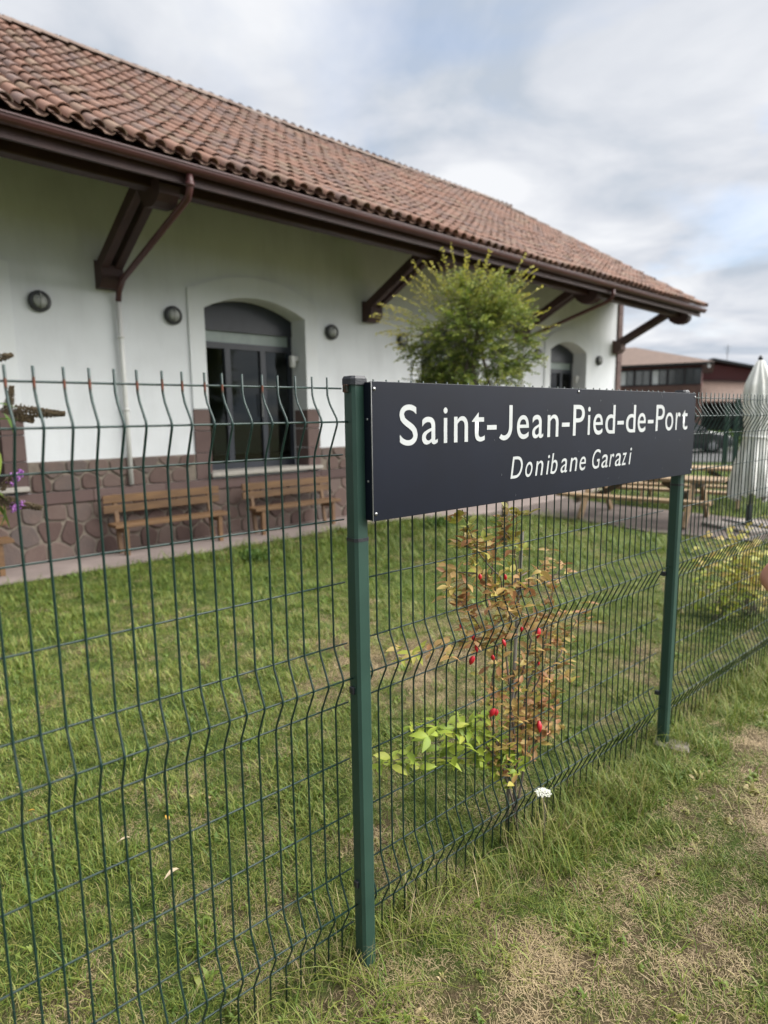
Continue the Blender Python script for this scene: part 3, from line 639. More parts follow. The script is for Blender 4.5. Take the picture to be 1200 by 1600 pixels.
# ------------------------------------------------------------------ station sign
def build_sign():
    root = empty('station_sign', fpt(1.181, DF-.045), ROTF, 'dark navy station name board on two green square posts in front of the fence', 'sign')
    NB = -.0265
    for i, px in enumerate((0, 2.164)):
        tilt = R(.45) if i == 0 else R(-.2)
        p = MB(); p.box(-.0255, .0255, -.0255, .0255, 1.480, 1.945, b=.004)
        p2 = MB().box(-.0270, .0270, -.0270, .0270, -.06, 1.470, b=.003)
        def rb(mb):                                   # rounded vertical corners
            me = mb
            return me
        a = octpost(.0262, 1.480, 1.945).build('post', M_['post'], root, loc=(px, 0, 0))
        octpost(.0275, -.08, 1.472).build('post_sleeve', M_['post'], a)
        octpost(.0285, 1.470, 1.4805).build('joint_ring', M_['cap'], a)
        cp = octpost(.0305, 1.940, 1.966, .008); cp.build('post_cap', M_['cap'], a)
        a.rotation_euler = (0, 0, 0)
    zc = 1.742; tilt = R(-.22)
    bd = MB(); x0, x1 = .012, 2.188; z0, z1 = 1.534, 1.949
    # folded tray: front sheet with side flanges
    me = MB(); me.box(x0, x1, -.062, -.056, z0, z1, b=.0012)
    me.box(x0, x0+.0025, -.0555, -.0275, z0+.003, z1-.003); me.box(x1-.0025, x1, -.0555, -.0275, z0+.003, z1-.003)
    me.box(x0+.0026, x1-.0026, -.0555, -.0275, z1-.004, z1-.0015); me.box(x0+.0026, x1-.0026, -.0555, -.0275, z0+.0015, z0+.004)
    b = me.build('name_board', M_['board'], root)
    edge = MB(); edge.box(x0-.0006, x0+.0012, -.0630, -.0612, z0, z1); edge.build('worn_edge', M_['screw'], b)
    for x, z in ((x0+.011, z1-.022), (x0+.011, z0+.022), (x1-.011, z1-.02), (x1-.011, z0+.02), (1.1, z1-.012)):
        MB().lathe([(.0055, -.0625), (.005, -.0645), (.002, -.0655)], 10, (x, 0, z), 'y').build('screw', M_['screw'], b, True)
        MB().lathe([(.0018, -.0655), (.0015, -.0662)], 8, (x, 0, z), 'y').build('screw_socket', M_['cap'], b)
    for z in (z0+.12, z1-.11):
        MB().lathe([(.004, x0-.0002), (.003, x0-.002)], 8, (0, -.042, z), 'x').build('screw', M_['screw'], b)
    # scratches of bare metal
    rs = random.Random(3)
    for k in range(16):
        x = rs.uniform(.1, 2.1); z = rs.uniform(z0+.01, z1-.003); l = rs.uniform(.002, .008)
        MB().beam((x, -.0622, z), (x+rs.uniform(-.002, .002), -.0622, z-l), .0008, .0003, (0, 1, 0)).build('scratch', M_['screw'], b)
    def text_mesh(ch, off):
        cu = bpy.data.curves.new('glyph', 'FONT'); cu.body = ch; cu.offset = off; cu.resolution_u = 6
        o = bpy.data.objects.new('glyph', cu); C.objects.link(o); bpy.context.view_layer.update()
        me = bpy.data.meshes.new_from_object(o.evaluated_get(bpy.context.evaluated_depsgraph_get())); bpy.data.objects.remove(o); bpy.data.curves.remove(cu)
        v = np.array([q.co[:] for q in me.vertices]); return me, v
    H = text_mesh('P', 0)[1][:, 1].max()
    cache = {}
    def word(seq, base, cap, off, shear, hy):
        sc = cap/H
        for ch, a, b_ in seq:
            x0_, x1_ = a-1.181, b_-1.181
            bz = base+(x0_-.12)*.0045
            if ch == '-': me = MB().box(x0_, x1_, -.0632, -.0622, bz+hy[0], bz+hy[1]).mesh('letter', M_['letter'])
            elif ch == 'J':
                st = .0185; xr = x1_; pts = []; n = 8; rad = .046
                out = [(xr, cap)]; inn = [(xr-st, cap)]
                cx, cz = xr-rad, rad
                for i in range(n+1):
                    an = -math.radians(128)*i/n
                    out.append((cx+rad*math.cos(an), cz*.98+rad*1.0*math.sin(an)-.002)); inn.append((cx+(rad-st)*math.cos(an), cz*.98+(rad-st*.92)*math.sin(an)-.002))
                poly = out+inn[::-1]; vs_ = [(p[0], -.0632, bz+p[1]) for p in poly]; m_ = len(out)
                # squeeze the hook to the measured width
                k_ = len(poly); fs_ = [(i, i+1, k_-2-i, k_-1-i) for i in range(m_-1)]
                me = MB().add(vs_, fs_).mesh('letter', M_['letter'])
            else:
                if (ch, off) not in cache: cache[(ch, off)] = text_mesh(ch, off)
                m0, v = cache[(ch, off)]; me = m0.copy(); lo, hi = v[:, 0].min(), v[:, 0].max(); kx = (x1_-x0_)/(hi-lo)
                if ch in 'it': kx = sc*(.95 if ch == 'i' else 1.12); x0_ = (x0_+x1_)/2-kx*(hi-lo)/2-(shear*H*sc*.4); x1_ = x0_+kx*(hi-lo)
                if shear and ch not in 'it': kx = (x1_-x0_-shear*v[:, 1].max()*sc*.85)/(hi-lo)
                zz = v[:, 1]*sc*(1.04 if ch in 'aeonrz' else 1)
                if ch in 'ao' and False: pass
                co = np.stack([x0_+(v[:, 0]-lo)*kx+shear*zz, np.full(len(v), -.0632), bz+zz], 1)
                me.vertices.foreach_set('co', co.ravel().astype(np.float32)); me.materials.clear(); me.materials.append(M_['letter']); me.update(); me.name = 'letter'
            o = link('letter', me, b)
    word([('S', 1.303, 1.379), ('a', 1.398, 1.469), ('i', 1.494, 1.517), ('n', 1.546, 1.615), ('t', 1.639, 1.698), ('-', 1.714, 1.766), ('J', 1.781, 1.855), ('e', 1.882, 1.954), ('a', 1.975, 2.045), ('n', 2.072, 2.145), ('-', 2.169, 2.222), ('P', 2.247, 2.33), ('i', 2.35, 2.378), ('e', 2.398, 2.472), ('d', 2.493, 2.573), ('-', 2.593, 2.648), ('d', 2.667, 2.752), ('e', 2.772, 2.847), ('-', 2.868, 2.922), ('P', 2.946, 3.032), ('o', 3.043, 3.125), ('r', 3.152, 3.203), ('t', 3.222, 3.281)], 1.7585, .122, .002, 0, (.037, .053))
    word([('D', 1.849, 1.925), ('o', 1.933, 1.984), ('n', 1.999, 2.052), ('i', 2.067, 2.095), ('b', 2.098, 2.152), ('a', 2.166, 2.22), ('n', 2.231, 2.288), ('e', 2.299, 2.352), ('G', 2.393, 2.464), ('a', 2.471, 2.532), ('r', 2.537, 2.576), ('a', 2.583, 2.643), ('z', 2.643, 2.684), ('i', 2.699, 2.735)], 1.614, .080, .0, .17, (0, 0))
    # clips that hold the mesh
    for z in (1.90, .99, .31):
        MB().box(-.036, -.0262, -.006, .012, z-.012+(.03 if z > 1.5 else 0), z+.012+(.03 if z > 1.5 else 0), b=.002).build('fence_clip', rustm if z > 1.5 else M_['cap'], root)
        MB().box(2.120, 2.136, .018, .040, z-.012, z+.012, b=.002).build('fence_clip', M_['cap'], root)
def octpost(h, z0, z1, bev=.0):
    c = h*.32; pl = [(h, -h+c), (h, h-c), (h-c, h), (-h+c, h), (-h, h-c), (-h, -h+c), (-h+c, -h), (h-c, -h)]
    mb = MB(); n = 8
    if bev:
        vs = [(x, y, z0) for x, y in pl]+[(x, y, z1-bev) for x, y in pl]+[(x*.86, y*.86, z1) for x, y in pl]
        fs = [tuple(range(8))[::-1], tuple(range(16, 24))]+[(k*8+i, k*8+(i+1) % 8, k*8+8+(i+1) % 8, k*8+8+i) for k in range(2) for i in range(8)]
        return mb.add(vs, fs)
    return mb.prism(pl, z0, z1, 'xy')
build_sign()
# ------------------------------------------------------------------ picnic tables
def make_table():
    root = empty('picnic_table', (0, 0, 0))
    L_ = 2.5
    for i in range(5): MB().box(-L_/2, L_/2, -.36+i*.146, -.36+i*.146+.138, .70, .76, b=.006).build('top_board', M_['table'], root)
    for sg in (-1, 1):
        for k in range(2):
            y = sg*.80+(k-.5)*.13; MB().box(-L_/2, L_/2, y-.058, y+.058, .41, .465, b=.006).build('seat_board', M_['table'], root)
    for x in (-.86, .86):
        MB().box(x-.035, x+.035, -.36, .36, .60, .698, b=.004).build('top_bearer', M_['tabledark'], root)
        MB().box(x-.075, x-.035, -.86, .86, .30, .408, b=.004).build('seat_bearer', M_['tabledark'], root)
        for sg in (-1, 1):
            MB().beam((x, sg*.78, 0.0), (x, sg*.27, .69), .13, .06, (1, 0, 0)).build('leg', M_['table'], root)
            MB().beam((x*.95, sg*.02, .36), (x*.35, sg*.02, .68), .05, .10).build('brace', M_['tabledark'], root)
    return root
t0 = make_table()
for i, (x, y, a, lab) in enumerate(((4.62, 11.05, -39.5, 'nearer wooden picnic table beyond the sign, with its long seat towards the camera'), (6.35, 12.9, -30, 'further wooden picnic table behind the closed parasol and the nearer table'))):
    o = t0 if i == 0 else copy_tree(t0)
    o.location = (x, y, .03); o.rotation_euler = (0, 0, R(a)); tag(o, lab, 'picnic table', 'picnic tables on the gravel')
# ------------------------------------------------------------------ closed parasol
def parasol():
    root = empty('closed_parasol', (5.84, 9.92, .03), .3, 'tall closed grey white parasol on a dark steel foot near the picnic tables', 'parasol')
    prof = [(.50, .30), (.60, .315), (.80, .29), (1.05, .245), (1.25, .20), (1.40, .165), (1.50, .160), (1.62, .175), (1.85, .215), (2.10, .235), (2.28, .20), (2.45, .125), (2.60, .06), (2.63, .03)]
    n = 64; vs = []; fs = []; rs = random.Random(5); ph = [rs.uniform(-.3, .3) for _ in range(12)]
    for j, (z, r) in enumerate(prof):
        for k in range(n):
            a = 2*math.pi*k/n; f = abs(math.sin(a*5+ph[0]+.35*math.sin(z*2.2)+.5*math.sin(a*2+z)))
            amp = .46 if z < 1.3 else (.26 if z < 1.7 else .30)
            rr = r*(1-amp*(1-f)+.07*math.sin(a*3+z*2)+.05*math.sin(a*11+z*3)); zz = z+(.09*f-.05+.05*math.sin(a*2)) if j == 0 else z
            vs.append((rr*math.cos(a), rr*math.sin(a), zz))
    for j in range(len(prof)-1):
        for k in range(n): fs.append((j*n+k, j*n+(k+1) % n, j*n+n+(k+1) % n, j*n+n+k))
    fs.append(tuple(range((len(prof)-1)*n, len(prof)*n)))
    MB().add(vs, fs).build('canopy', M_['fabric'], root, True)
    MB().tube([(.168*math.cos(a), .168*math.sin(a), 1.46+.01*math.sin(a)) for a in [2*math.pi*i/20 for i in range(21)]], .014, 6).build('strap', M_['fabric'], root, True)
    MB().tube([(0, 0, .0), (0, 0, 2.62)], .027, 10).build('pole', M_['steel'], root, True)
    MB().lathe([(.045, .05), (.045, .36), (.03, .38)], 12).build('pole_sleeve', M_['steel'], root, True)
    MB().lathe([(.03, 2.62), (.035, 2.66), (.012, 2.70)], 10).build('finial', M_['cap'], root, True)
    for a in (0, math.pi/2): MB().beam((-.5*math.cos(a), -.5*math.sin(a), .03+a*.02), (.5*math.cos(a), .5*math.sin(a), .03+a*.02), .06, .03).build('foot_bar', M_['steel'], root)
    for qx in (-1, 1):
        for qy in (-1, 1): MB().box(qx*.27-.21, qx*.27+.21, qy*.27-.21, qy*.27+.21, .0, .055, b=.01).build('base_slab', M_['slab'], root)
parasol()
# ------------------------------------------------------------------ far fence, gate and hedge behind the parking
def coarse_panel(l, h=1.9):
    m = MB(); n = int(l/.056)
    for i in range(n+1): x = i*l/n; m.tube([(x, 0, h), (x, 0, h-.06), (x, -.045, h-.12), (x, 0, h-.2), (x, 0, .05)], .0032, 3, False)
    for z in (h-.03, h-.13, h-.22, h-.45, h-.7, h-.95, h-1.2, h-1.45, .2): m.tube([(0, .004, z), (l, .004, z)], .004, 3, False)
    return m
def far_fence():
    a, b = Vector((5.8, 23.3, 0)), Vector((11.3, 20.8, 0)); d = b-a; rz = math.atan2(d.y, d.x); L_ = d.length
    root = empty('mesh_fence', a, rz, 'distant green mesh fence between the lawn and the parked cars', 'fence'); k = 2
    for i in range(k):
        o = coarse_panel(L_/k-.07).build('mesh_panel', M_['wire'], root, kind='stuff'); o.location = (i*L_/k+.035, 0, 0)
    for i in range(k): MB().box(i*L_/k-.03, i*L_/k+.03, -.03, .03, 0, 1.95, b=.004).build('fence_post', M_['post'], root)
    g = empty('garden_gate', b, rz-.12, 'tall green metal gate with square posts at the far edge of the lawn', 'gate')
    for x0 in (.0, .27): MB().box(x0-.07, x0+.07, -.07, .07, 0, 2.35 if x0 else 2.2, b=.01).build('gate_post', M_['post'], g)
    for z in (.12, 1.15, 2.0): MB().box(.34, 1.56, -.025, .025, z, z+.05).build('gate_rail', M_['post'], g)
    for i in range(10): MB().box(.42+i*.12, .44+i*.12, -.01, .01, .17, 2.0).build('gate_bar', M_['post'], g)
    MB().box(1.565, 1.70, -.07, .07, 0, 2.2, b=.01).build('gate_post', M_['post'], g)
    a2 = g.matrix_basis @ Vector((1.72, 0, 0))
    r2 = empty('mesh_fence', a2, rz, 'distant green mesh fence to the right of the metal gate', 'fence')
    for i in range(4):
        o = coarse_panel(2.4).build('mesh_panel', M_['wire'], r2, kind='stuff'); o.location = (i*2.5+.05, 0, 0)
        MB().box(i*2.5+2.46, i*2.5+2.52, -.03, .03, 0, 1.95, b=.004).build('fence_post', M_['post'], r2)
far_fence()
# ------------------------------------------------------------------ cars
def car(name, loc, rz, label, paint, L_=4.4, H=1.55):
    root = empty(name, loc, rz, label, 'car', 'parked cars beyond the fence')
    W = 1.78
    def prof(w, pts, nm, m, smooth=False):
        return MB().prism(pts, -w/2, w/2, 'xz').build(nm, m, root, smooth)
    z = H/1.55
    low = [(-L_/2+.05, .32), (-L_/2, .55), (-L_/2+.02, .92*z), (-L_/2+.25, 1.0*z), (L_/2-1.2, .98*z), (L_/2-.25, .82*z), (L_/2-.03, .68), (L_/2, .42), (L_/2-.08, .28)]
    body = MB(); vs = []; n = len(low)
    for yy, k in ((-W/2, .0), (-W/2+.06, .03), (W/2-.06, .03), (W/2, 0)):
        for x, zz in low: vs.append((x*(1-.0), yy, zz))
    for i, (yy, k) in enumerate(((-W/2, .05), (-W/2+.08, 0), (W/2-.08, 0), (W/2, .05))):
        for j, (x, zz) in enumerate(low): vs[i*n+j] = (x*(1-k), yy, zz if k == 0 else .62+(zz-.62)*.88)
    fs = [tuple(range(n)), tuple(range(3*n, 4*n))[::-1]]+[(a*n+i, a*n+(i+1) % n, a*n+n+(i+1) % n, a*n+n+i) for a in range(3) for i in range(n)]
    b = body.add(vs, fs).build('body', paint, root); smooth_by_angle(b.data, 45)
    gh = [(-L_/2+.22, .99*z), (-L_/2+.50, 1.45*z), (-L_/2+.75, H-.02), (L_/2-2.15, H-.01), (L_/2-1.75, 1.42*z), (L_/2-1.05, .97*z)]
    n = len(gh); vs = []
    for yy, k in ((-W/2+.03, 0), (-W/2+.03, 1), (W/2-.03, 1), (W/2-.03, 0)): pass
    cab = MB(); vs = [(x, -(W/2-.04-.17*((zz-.97*z)/(H-.97*z))), zz) for x, zz in gh]+[(x, (W/2-.04-.17*((zz-.97*z)/(H-.97*z))), zz) for x, zz in gh]
    fs = [tuple(range(n)), tuple(range(n, 2*n))[::-1]]+[(i, (i+1) % n, n+(i+1) % n, n+i) for i in range(n)]
    c = cab.add(vs, fs).build('cabin', paint, root); smooth_by_angle(c.data, 30)
    def ins(pts, sy):   # side glass, 6 mm proud of the cabin side
        v = [(x, sy*(W/2-.04-.17*((zz-.97*z)/(H-.97*z))+.006), zz) for x, zz in pts]
        v2 = [(x, sy*(W/2-.04-.17*((zz-.97*z)/(H-.97*z))-.004), zz) for x, zz in pts]; k = len(pts)
        return MB().add(v+v2, [tuple(range(k)), tuple(range(k, 2*k))[::-1]]+[(i, (i+1) % k, k+(i+1) % k, k+i) for i in range(k)])
    for sy in (-1, 1):
        ins([(-L_/2+.45, 1.03*z), (-L_/2+.66, 1.43*z), (-.72, 1.45*z), (-.72, 1.03*z)], sy).build('window', M_['carglass'], root)
        ins([(-.62, 1.03*z), (-.62, 1.45*z), (.0, 1.46*z), (.0, 1.03*z)], sy).build('window', M_['carglass'], root)
        ins([(.08, 1.03*z), (.08, 1.45*z), (.36, 1.42*z), (.92, 1.03*z)], sy).build('window', M_['carglass'], root)
        for x in (-L_/2+.85, L_/2-.85):
            w = MB().lathe([(.20, -.10), (.32, -.11), (.335, -.06), (.335, .06), (.32, .11), (.20, .10)], 20, (x, sy*(W/2-.10), .335), 'y').build('tyre', M_['tyre'], root, True)
            MB().lathe([(.06, -.115), (.19, -.108), (.205, -.09), (.205, .09), (.19, .108), (.06, .115)], 14, (x, sy*(W/2-.10), .335), 'y').build('rim', M_['rim'], w)
        MB().box(L_/2-.32, L_/2-.05, sy*W/2*.62-.16, sy*W/2*.62+.16, .66, .78, b=.02).build('headlight', M_['headlamp'], root)
        MB().box(-L_/2-.01, -L_/2+.12, sy*W/2*.78-.1, sy*W/2*.78+.1, .72, .92, b=.01).build('tail_light', M_['tail'], root)
        MB().box(.78, .95, sy*(W/2+.09)-.07, sy*(W/2+.09)+.07, 1.0*z, 1.12*z, b=.02).build('wing_mirror', paint, root)
    # windscreen and rear window as thin panes on the cabin ends
    for (xa, za, xb, zb) in ((L_/2-1.12, 1.02*z, L_/2-1.72, 1.41*z), (-L_/2+.26, 1.06*z, -L_/2+.475, 1.42*z)):
        e = .010 if xa > 0 else -.010; y1, y2 = W/2-.14, W/2-.24
        MB().add([(xa+e, -y1, za), (xa+e, y1, za), (xb+e, y2, zb), (xb+e, -y2, zb), (xa-e, -y1, za), (xa-e, y1, za), (xb-e, y2, zb), (xb-e, -y2, zb)], [(0, 1, 2, 3), (7, 6, 5, 4), (0, 4, 5, 1), (1, 5, 6, 2), (2, 6, 7, 3), (3, 7, 4, 0)]).build('windscreen', M_['carglass'], root)
    MB().box(-L_/2+.3, L_/2-.3, -W/2+.02, -W/2+.12, .20, .34).build('sill', M_['cap'], root); MB().box(-L_/2+.3, L_/2-.3, W/2-.12, W/2-.02, .20, .34).build('sill', M_['cap'], root)
    return root
car('parked_car', (14.6, 31.2, .02), R(-18), 'dark grey parked car with pale reflecting windows seen past the end of the sign', M_['carpaint'], 4.5, 1.66)
car('parked_car', (20.6, 31.6, .02), R(-22), 'navy parked car behind the closed parasol at the right edge', M_['bluepaint'], 4.4, 1.75)
# ------------------------------------------------------------------ buildings beyond the car park
def brick_block():
    a = Vector((8.5, 41.0, 0)); b = Vector((18.05, 36.15, 0)); d = b-a; rz = math.atan2(d.y, d.x); L_ = d.length
    root = empty('brick_building', a, rz, 'long low brick building with a band of dark windows under a brown hipped roof', 'building')
    D = 8; zt = 4.62
    MB().box(0, L_, 0, D, 0, 3.5).build('wall', M_['brick'], root)
    MB().box(.02, L_-.02, .06, D-.06, 3.5, zt).build('upper_wall', M_['redwall'], root)
    n = 12; w = L_/n
    for i in range(n):
        x = i*w
        f = MB(); f.box(x+.02, x+w-.02, -.02, .055, 3.55, 3.62); f.box(x+.02, x+w-.02, -.02, .055, 4.40, 4.47); f.box(x+.02, x+.08, -.02, .055, 3.62, 4.40); f.box(x+w-.08, x+w-.02, -.02, .055, 3.62, 4.40); f.box(x+w/2-.03, x+w/2+.03, -.02, .055, 3.62, 4.40)
        o = f.build('window', M_['winframe'], root)
        for q in (0, 1):
            curtained = (i*2+q) in (14, 18)  # two panes are plain white for pale curtains
            MB().box(x+.08+q*(w/2-.05), x+w/2-.03+q*(w/2-.05), .01, .04, 3.62, 4.40).build('pane', M_['whitepipe'] if curtained else M_['farglass'], o)
    o_ = .55
    MB().box(-o_, L_+o_, -o_, D+o_, zt, zt+.10).build('eave_board', M_['winframe'], root)
    vs = [(-o_-.05, -o_-.05, zt+.11), (L_+o_+.05, -o_-.05, zt+.11), (L_+o_+.05, D+o_+.05, zt+.11), (-o_-.05, D+o_+.05, zt+.11), (4, D/2, zt+1.55), (L_-4, D/2, zt+1.55)]
    MB().add(vs, [(0, 1, 5, 4), (1, 2, 5), (2, 3, 4, 5), (3, 0, 4), (3, 2, 1, 0)]).build('roof', M_['roofbrown'], root)
    MB().lathe([(.07, 0), (.07, .35)], 8, (L_+.3, -.45, zt-.2)).build('gutter_outlet', M_['whitepipe'], root)
brick_block()
def red_gable():
    a = Vector((21.2, 46.2, 0)); b = Vector((26.6, 43.6, 0)); d = b-a; rz = math.atan2(d.y, d.x); L_ = d.length; D = 12
    root = empty('red_gabled_building', a, rz, 'dark red gabled building with brown roofs beside the long brick block', 'building')
    zt = 4.60; zp = 5.55
    MB().prism([(0, 0), (L_, 0), (L_, zt), (L_*.38, zp-.2), (0, zt)], 0, D).build('wall', M_['redwall'], root)
    MB().prism([(-.5, zt-.02), (L_*.38, zp-.02), (L_*.38, zp+.14), (-.55, zt+.12)], -.6, D+.6).build('roof', M_['roofbrown'], root)
    MB().prism([(L_+.6, zt-.14), (L_*.38+.003, zp-.02), (L_*.38+.003, zp+.14), (L_+.65, zt+.0)], -.6, D+.6).build('roof', M_['roofbrown'], root)
    for (x0, z0, x1, z1) in ((-.55, zt+.06, L_*.38, zp+.08), (L_*.38, zp+.08, L_+.65, zt-.06)):
        MB().beam((x0, -.64, z0), (x1, -.64, z1), .05, .18).build('barge_board', M_['winframe'], root)
    # lean-to roof running down towards the car park, on posts over a dark carport
    vs = [(-1.2, -5.2, 2.75), (L_+2.0, -5.2, 2.55), (L_+2, -.05, 3.9), (-1.2, -.05, 4.45), (-1.2, -5.2, 2.62), (L_+2, -5.2, 2.42), (L_+2, -.05, 3.77), (-1.2, -.05, 4.32)]
    MB().add(vs, [(0, 1, 2, 3), (7, 6, 5, 4), (0, 4, 5, 1), (1, 5, 6, 2), (2, 6, 7, 3), (3, 7, 4, 0)]).build('lean_to_roof', M_['roofbrown'], root)
    for i in range(5): MB().box(-1+i*2, -.85+i*2, -5.1, -4.95, 0, 2.55-.0).build('carport_post', M_['winframe'], root)
    MB().box(-1.15, L_+1.9, -1.2, -1.1, 0, 3.2).build('carport_back_wall', M_['dark'], root)  # near-black colour stands in for the shade under the lean-to roof
    for x in (1.0, 3.4): MB().box(x, x+.9, -1.26, -1.21, 1.0, 2.0).build('window', M_['farglass'], root)
    MB().tube([(L_*.55, 3, 5.2), (L_*.55, 3, 6.9)], .02, 5).build('antenna', M_['steel'], root)
    for k in range(5): MB().tube([(L_*.55-.25+k*.03, 3.0, 6.75-k*.12), (L_*.55+.25-k*.03, 3.0, 6.75-k*.12)], .010, 4).build('antenna_element', M_['steel'], root)
red_gable()
# a low hedge and trees that close the view behind the cars
def leaf_blob(n, c, r, size, rs, flat=1.0, hollow=.55, tint=(0, .6)):
    vs = []; fs = []; ti = []
    for k in range(n):
        while True:
            p = Vector((rs.uniform(-1, 1), rs.uniform(-1, 1), rs.uniform(-1, 1)))
            if hollow < p.length < 1: break
        q = Vector((c[0]+p.x*r[0], c[1]+p.y*r[1], c[2]+p.z*r[2]))
        R_ = Euler((rs.uniform(0, 6.3), rs.uniform(0, 6.3), rs.uniform(0, 6.3))).to_matrix(); s = size*rs.uniform(.6, 1.3); b = len(vs)
        for v in ((-.5, 0, 0), (0, -.28, .05), (.5, 0, 0), (0, .28, .05)): vs.append(q+R_ @ (Vector(v)*s))
        fs += [(b, b+1, b+2, b+3)]; ti += [rs.uniform(*tint)+.001]*4
    return vs, fs, ti
def far_tree(x, y, h, w, label, seed):
    rs = random.Random(seed); root = empty('broadleaf_tree', (x, y, 0), 0, label, 'tree', None)
    MB().tube([(0, 0, 0), (.1, 0, h*.3), (0, .1, h*.55)], [.16, .12, .06], 8).build('trunk', M_['bark'], root, True)
    m = MB()
    for k in range(9):
        v, f, t = leaf_blob(420, (rs.uniform(-.5, .5)*w, rs.uniform(-.5, .5)*w, h*.6+rs.uniform(-.22, .28)*h), (w*.42, w*.42, h*.2), .22, rs, tint=(0, .45)); o = len(m.v); m.v += [tuple(q) for q in v]; m.f += [tuple(i+o for i in g) for g in f]; m.tint += t
    m.build('crown', M_['treeleaf'], root)
far_tree(29.5, 52, 4.6, 3.4, 'far green tree to the right of the red gabled building', 3)
def hedge():
    rs = random.Random(8); m = MB()
    for k in range(26):
        x = 9.5+k*.62; y = 35.2-k*.36
        if 13 < x < 23: pass
        v, f, t = leaf_blob(170, (x, y, .55), (.55, .4, .6), .14, rs, tint=(0, .4), hollow=.4); o = len(m.v); m.v += [tuple(q) for q in v]; m.f += [tuple(i+o for i in g) for g in f]; m.tint += t
    o = m.build('clipped_hedge', M_['treeleaf'], kind=None); tag(o, 'low dark green hedge behind the parked cars', 'hedge')
hedge()
# ------------------------------------------------------------------ young feathery tree on the lawn
def feather_tree():
    rs = random.Random(21); root = empty('young_tree', (1.72, 8.9, 0), 0, 'young feathery tree with yellow shoot tips standing on the lawn behind the sign', 'tree')
    top = (-.38, 0, 2.95)
    MB().tube([(0, 0, -.03), (.02, .01, .7), (-.06, 0, 1.4), (-.2, .02, 2.1), top], [.052, .045, .038, .028, .012], 10).build('trunk', M_['bark'], root, True)
    m = MB(); tips = MB(); tw = MB()
    def leaflet(mb, p, d, s, tint):
        d = d.normalized(); n = Vector((rs.gauss(0, 1), rs.gauss(0, 1), rs.gauss(0, 1))); x = d.cross(n)
        if x.length < 1e-3: return
        x.normalize(); mb.add([p, p+d*s*.5+x*s*.17, p+d*s, p+d*s*.5-x*s*.17], [(0, 1, 2, 3)], max(.001, min(1, tint)))
    base = Vector((-.50, 0, 2.84))
    def shoot(p0, d, L_, fol, dens, t0, t1, droop=.15, gap=False, ls=.05):
        p = Vector(p0); d = Vector(d).normalized(); n = max(4, int(L_/.04)); path = [p.copy()]; ax = d.cross(Vector((0, 0, 1))).normalized()
        for i in range(n):
            d = (d+Vector((rs.gauss(0, .045), rs.gauss(0, .045), rs.gauss(0, .045)-droop*.04))).normalized(); p = p+d*(L_/n); path.append(p.copy()); f = i/n
            for q in range(dens):
                side = ax*rs.choice((-1, 1)); ld = (d*.45+side*rs.uniform(.5, 1)+Vector((0, 0, rs.uniform(-.5, .35))))
                leaflet(fol, p+Vector((rs.gauss(0, .008),)*3), ld, ls*rs.uniform(.6, 1.25), t0+(t1-t0)*f+rs.gauss(0, .08))
        tw.tube(path[::3]+[path[-1]], .0035, 3, False)
    # body of the crown: many short feathery sprays, grouped in clumps with gaps between
    clumps = []
    for k in range(96):
        a = rs.uniform(0, 6.28); h = rs.uniform(-.85, .66); rr = rs.uniform(.12, .74)*math.sqrt(max(.08, 1-(h/.95)**2))
        clumps.append(base+Vector((math.cos(a)*rr, math.sin(a)*rr, h)))
    for c in clumps:
        out = (c-base); out.z *= .6
        lo = (base.z-c.z)*.10
        for j in range(17):
            d = out.normalized()*rs.uniform(.4, 1)+Vector((rs.gauss(0, .6), rs.gauss(0, .6), rs.gauss(.05, .4)))
            shoot(c+Vector((rs.gauss(0, .05), rs.gauss(0, .05), rs.gauss(0, .05))), d, rs.uniform(.16, .36), m, 7, .30-lo+rs.uniform(-.2, .2)+.25*max(0, c.z-base.z), .60+rs.uniform(-.1, .2), .5, ls=.044)
        tw.tube([base+Vector((0, 0, -.5+rs.uniform(0, .4))), c*.5+base*.5, c], .006, 4, False)
    # long yellow shoots rising and reaching to the left
    for (dx, dz, L_) in [(-.95, .42, .85), (-.98, .30, .80), (-.9, .52, .7), (-.75, .80, .75), (-.6, .95, .75), (-.42, 1.0, .78), (-.25, 1.0, .80), (-.1, 1.0, .72), (.05, 1.0, .68), (.2, 1, .7), (.35, .95, .74), (.55, .9, .78), (.7, .75, .74), (.85, .6, .66), (.95, .35, .6), (-1, .12, .72), (-.98, .2, .6), (.8, .9, .6), (-.35, 1.1, .6), (.62, .62, .62), (-.7, .6, .55), (.97, .12, .5), (-1, -.05, .5), (.15, 1.1, .55), (.45, 1.0, .5), (-.82, .38, .9), (-.55, .75, .9)]:
        for q in range(2):
            y = rs.uniform(-.7, .7); st = base+Vector((dx*.45, y*.35, dz*.35+.02)); d = Vector((dx+rs.gauss(0, .08), y*.5, dz+rs.gauss(0, .08)))
            shoot(st, d, L_*rs.uniform(.95, 1.30), tips, 4, .55, 1.0, .25, ls=.048)
    m.build('crown', M_['treeleaf'], root); tips.build('yellow_shoots', M_['treeleaf'], root); tw.build('twigs', M_['greybark'], root)
feather_tree()
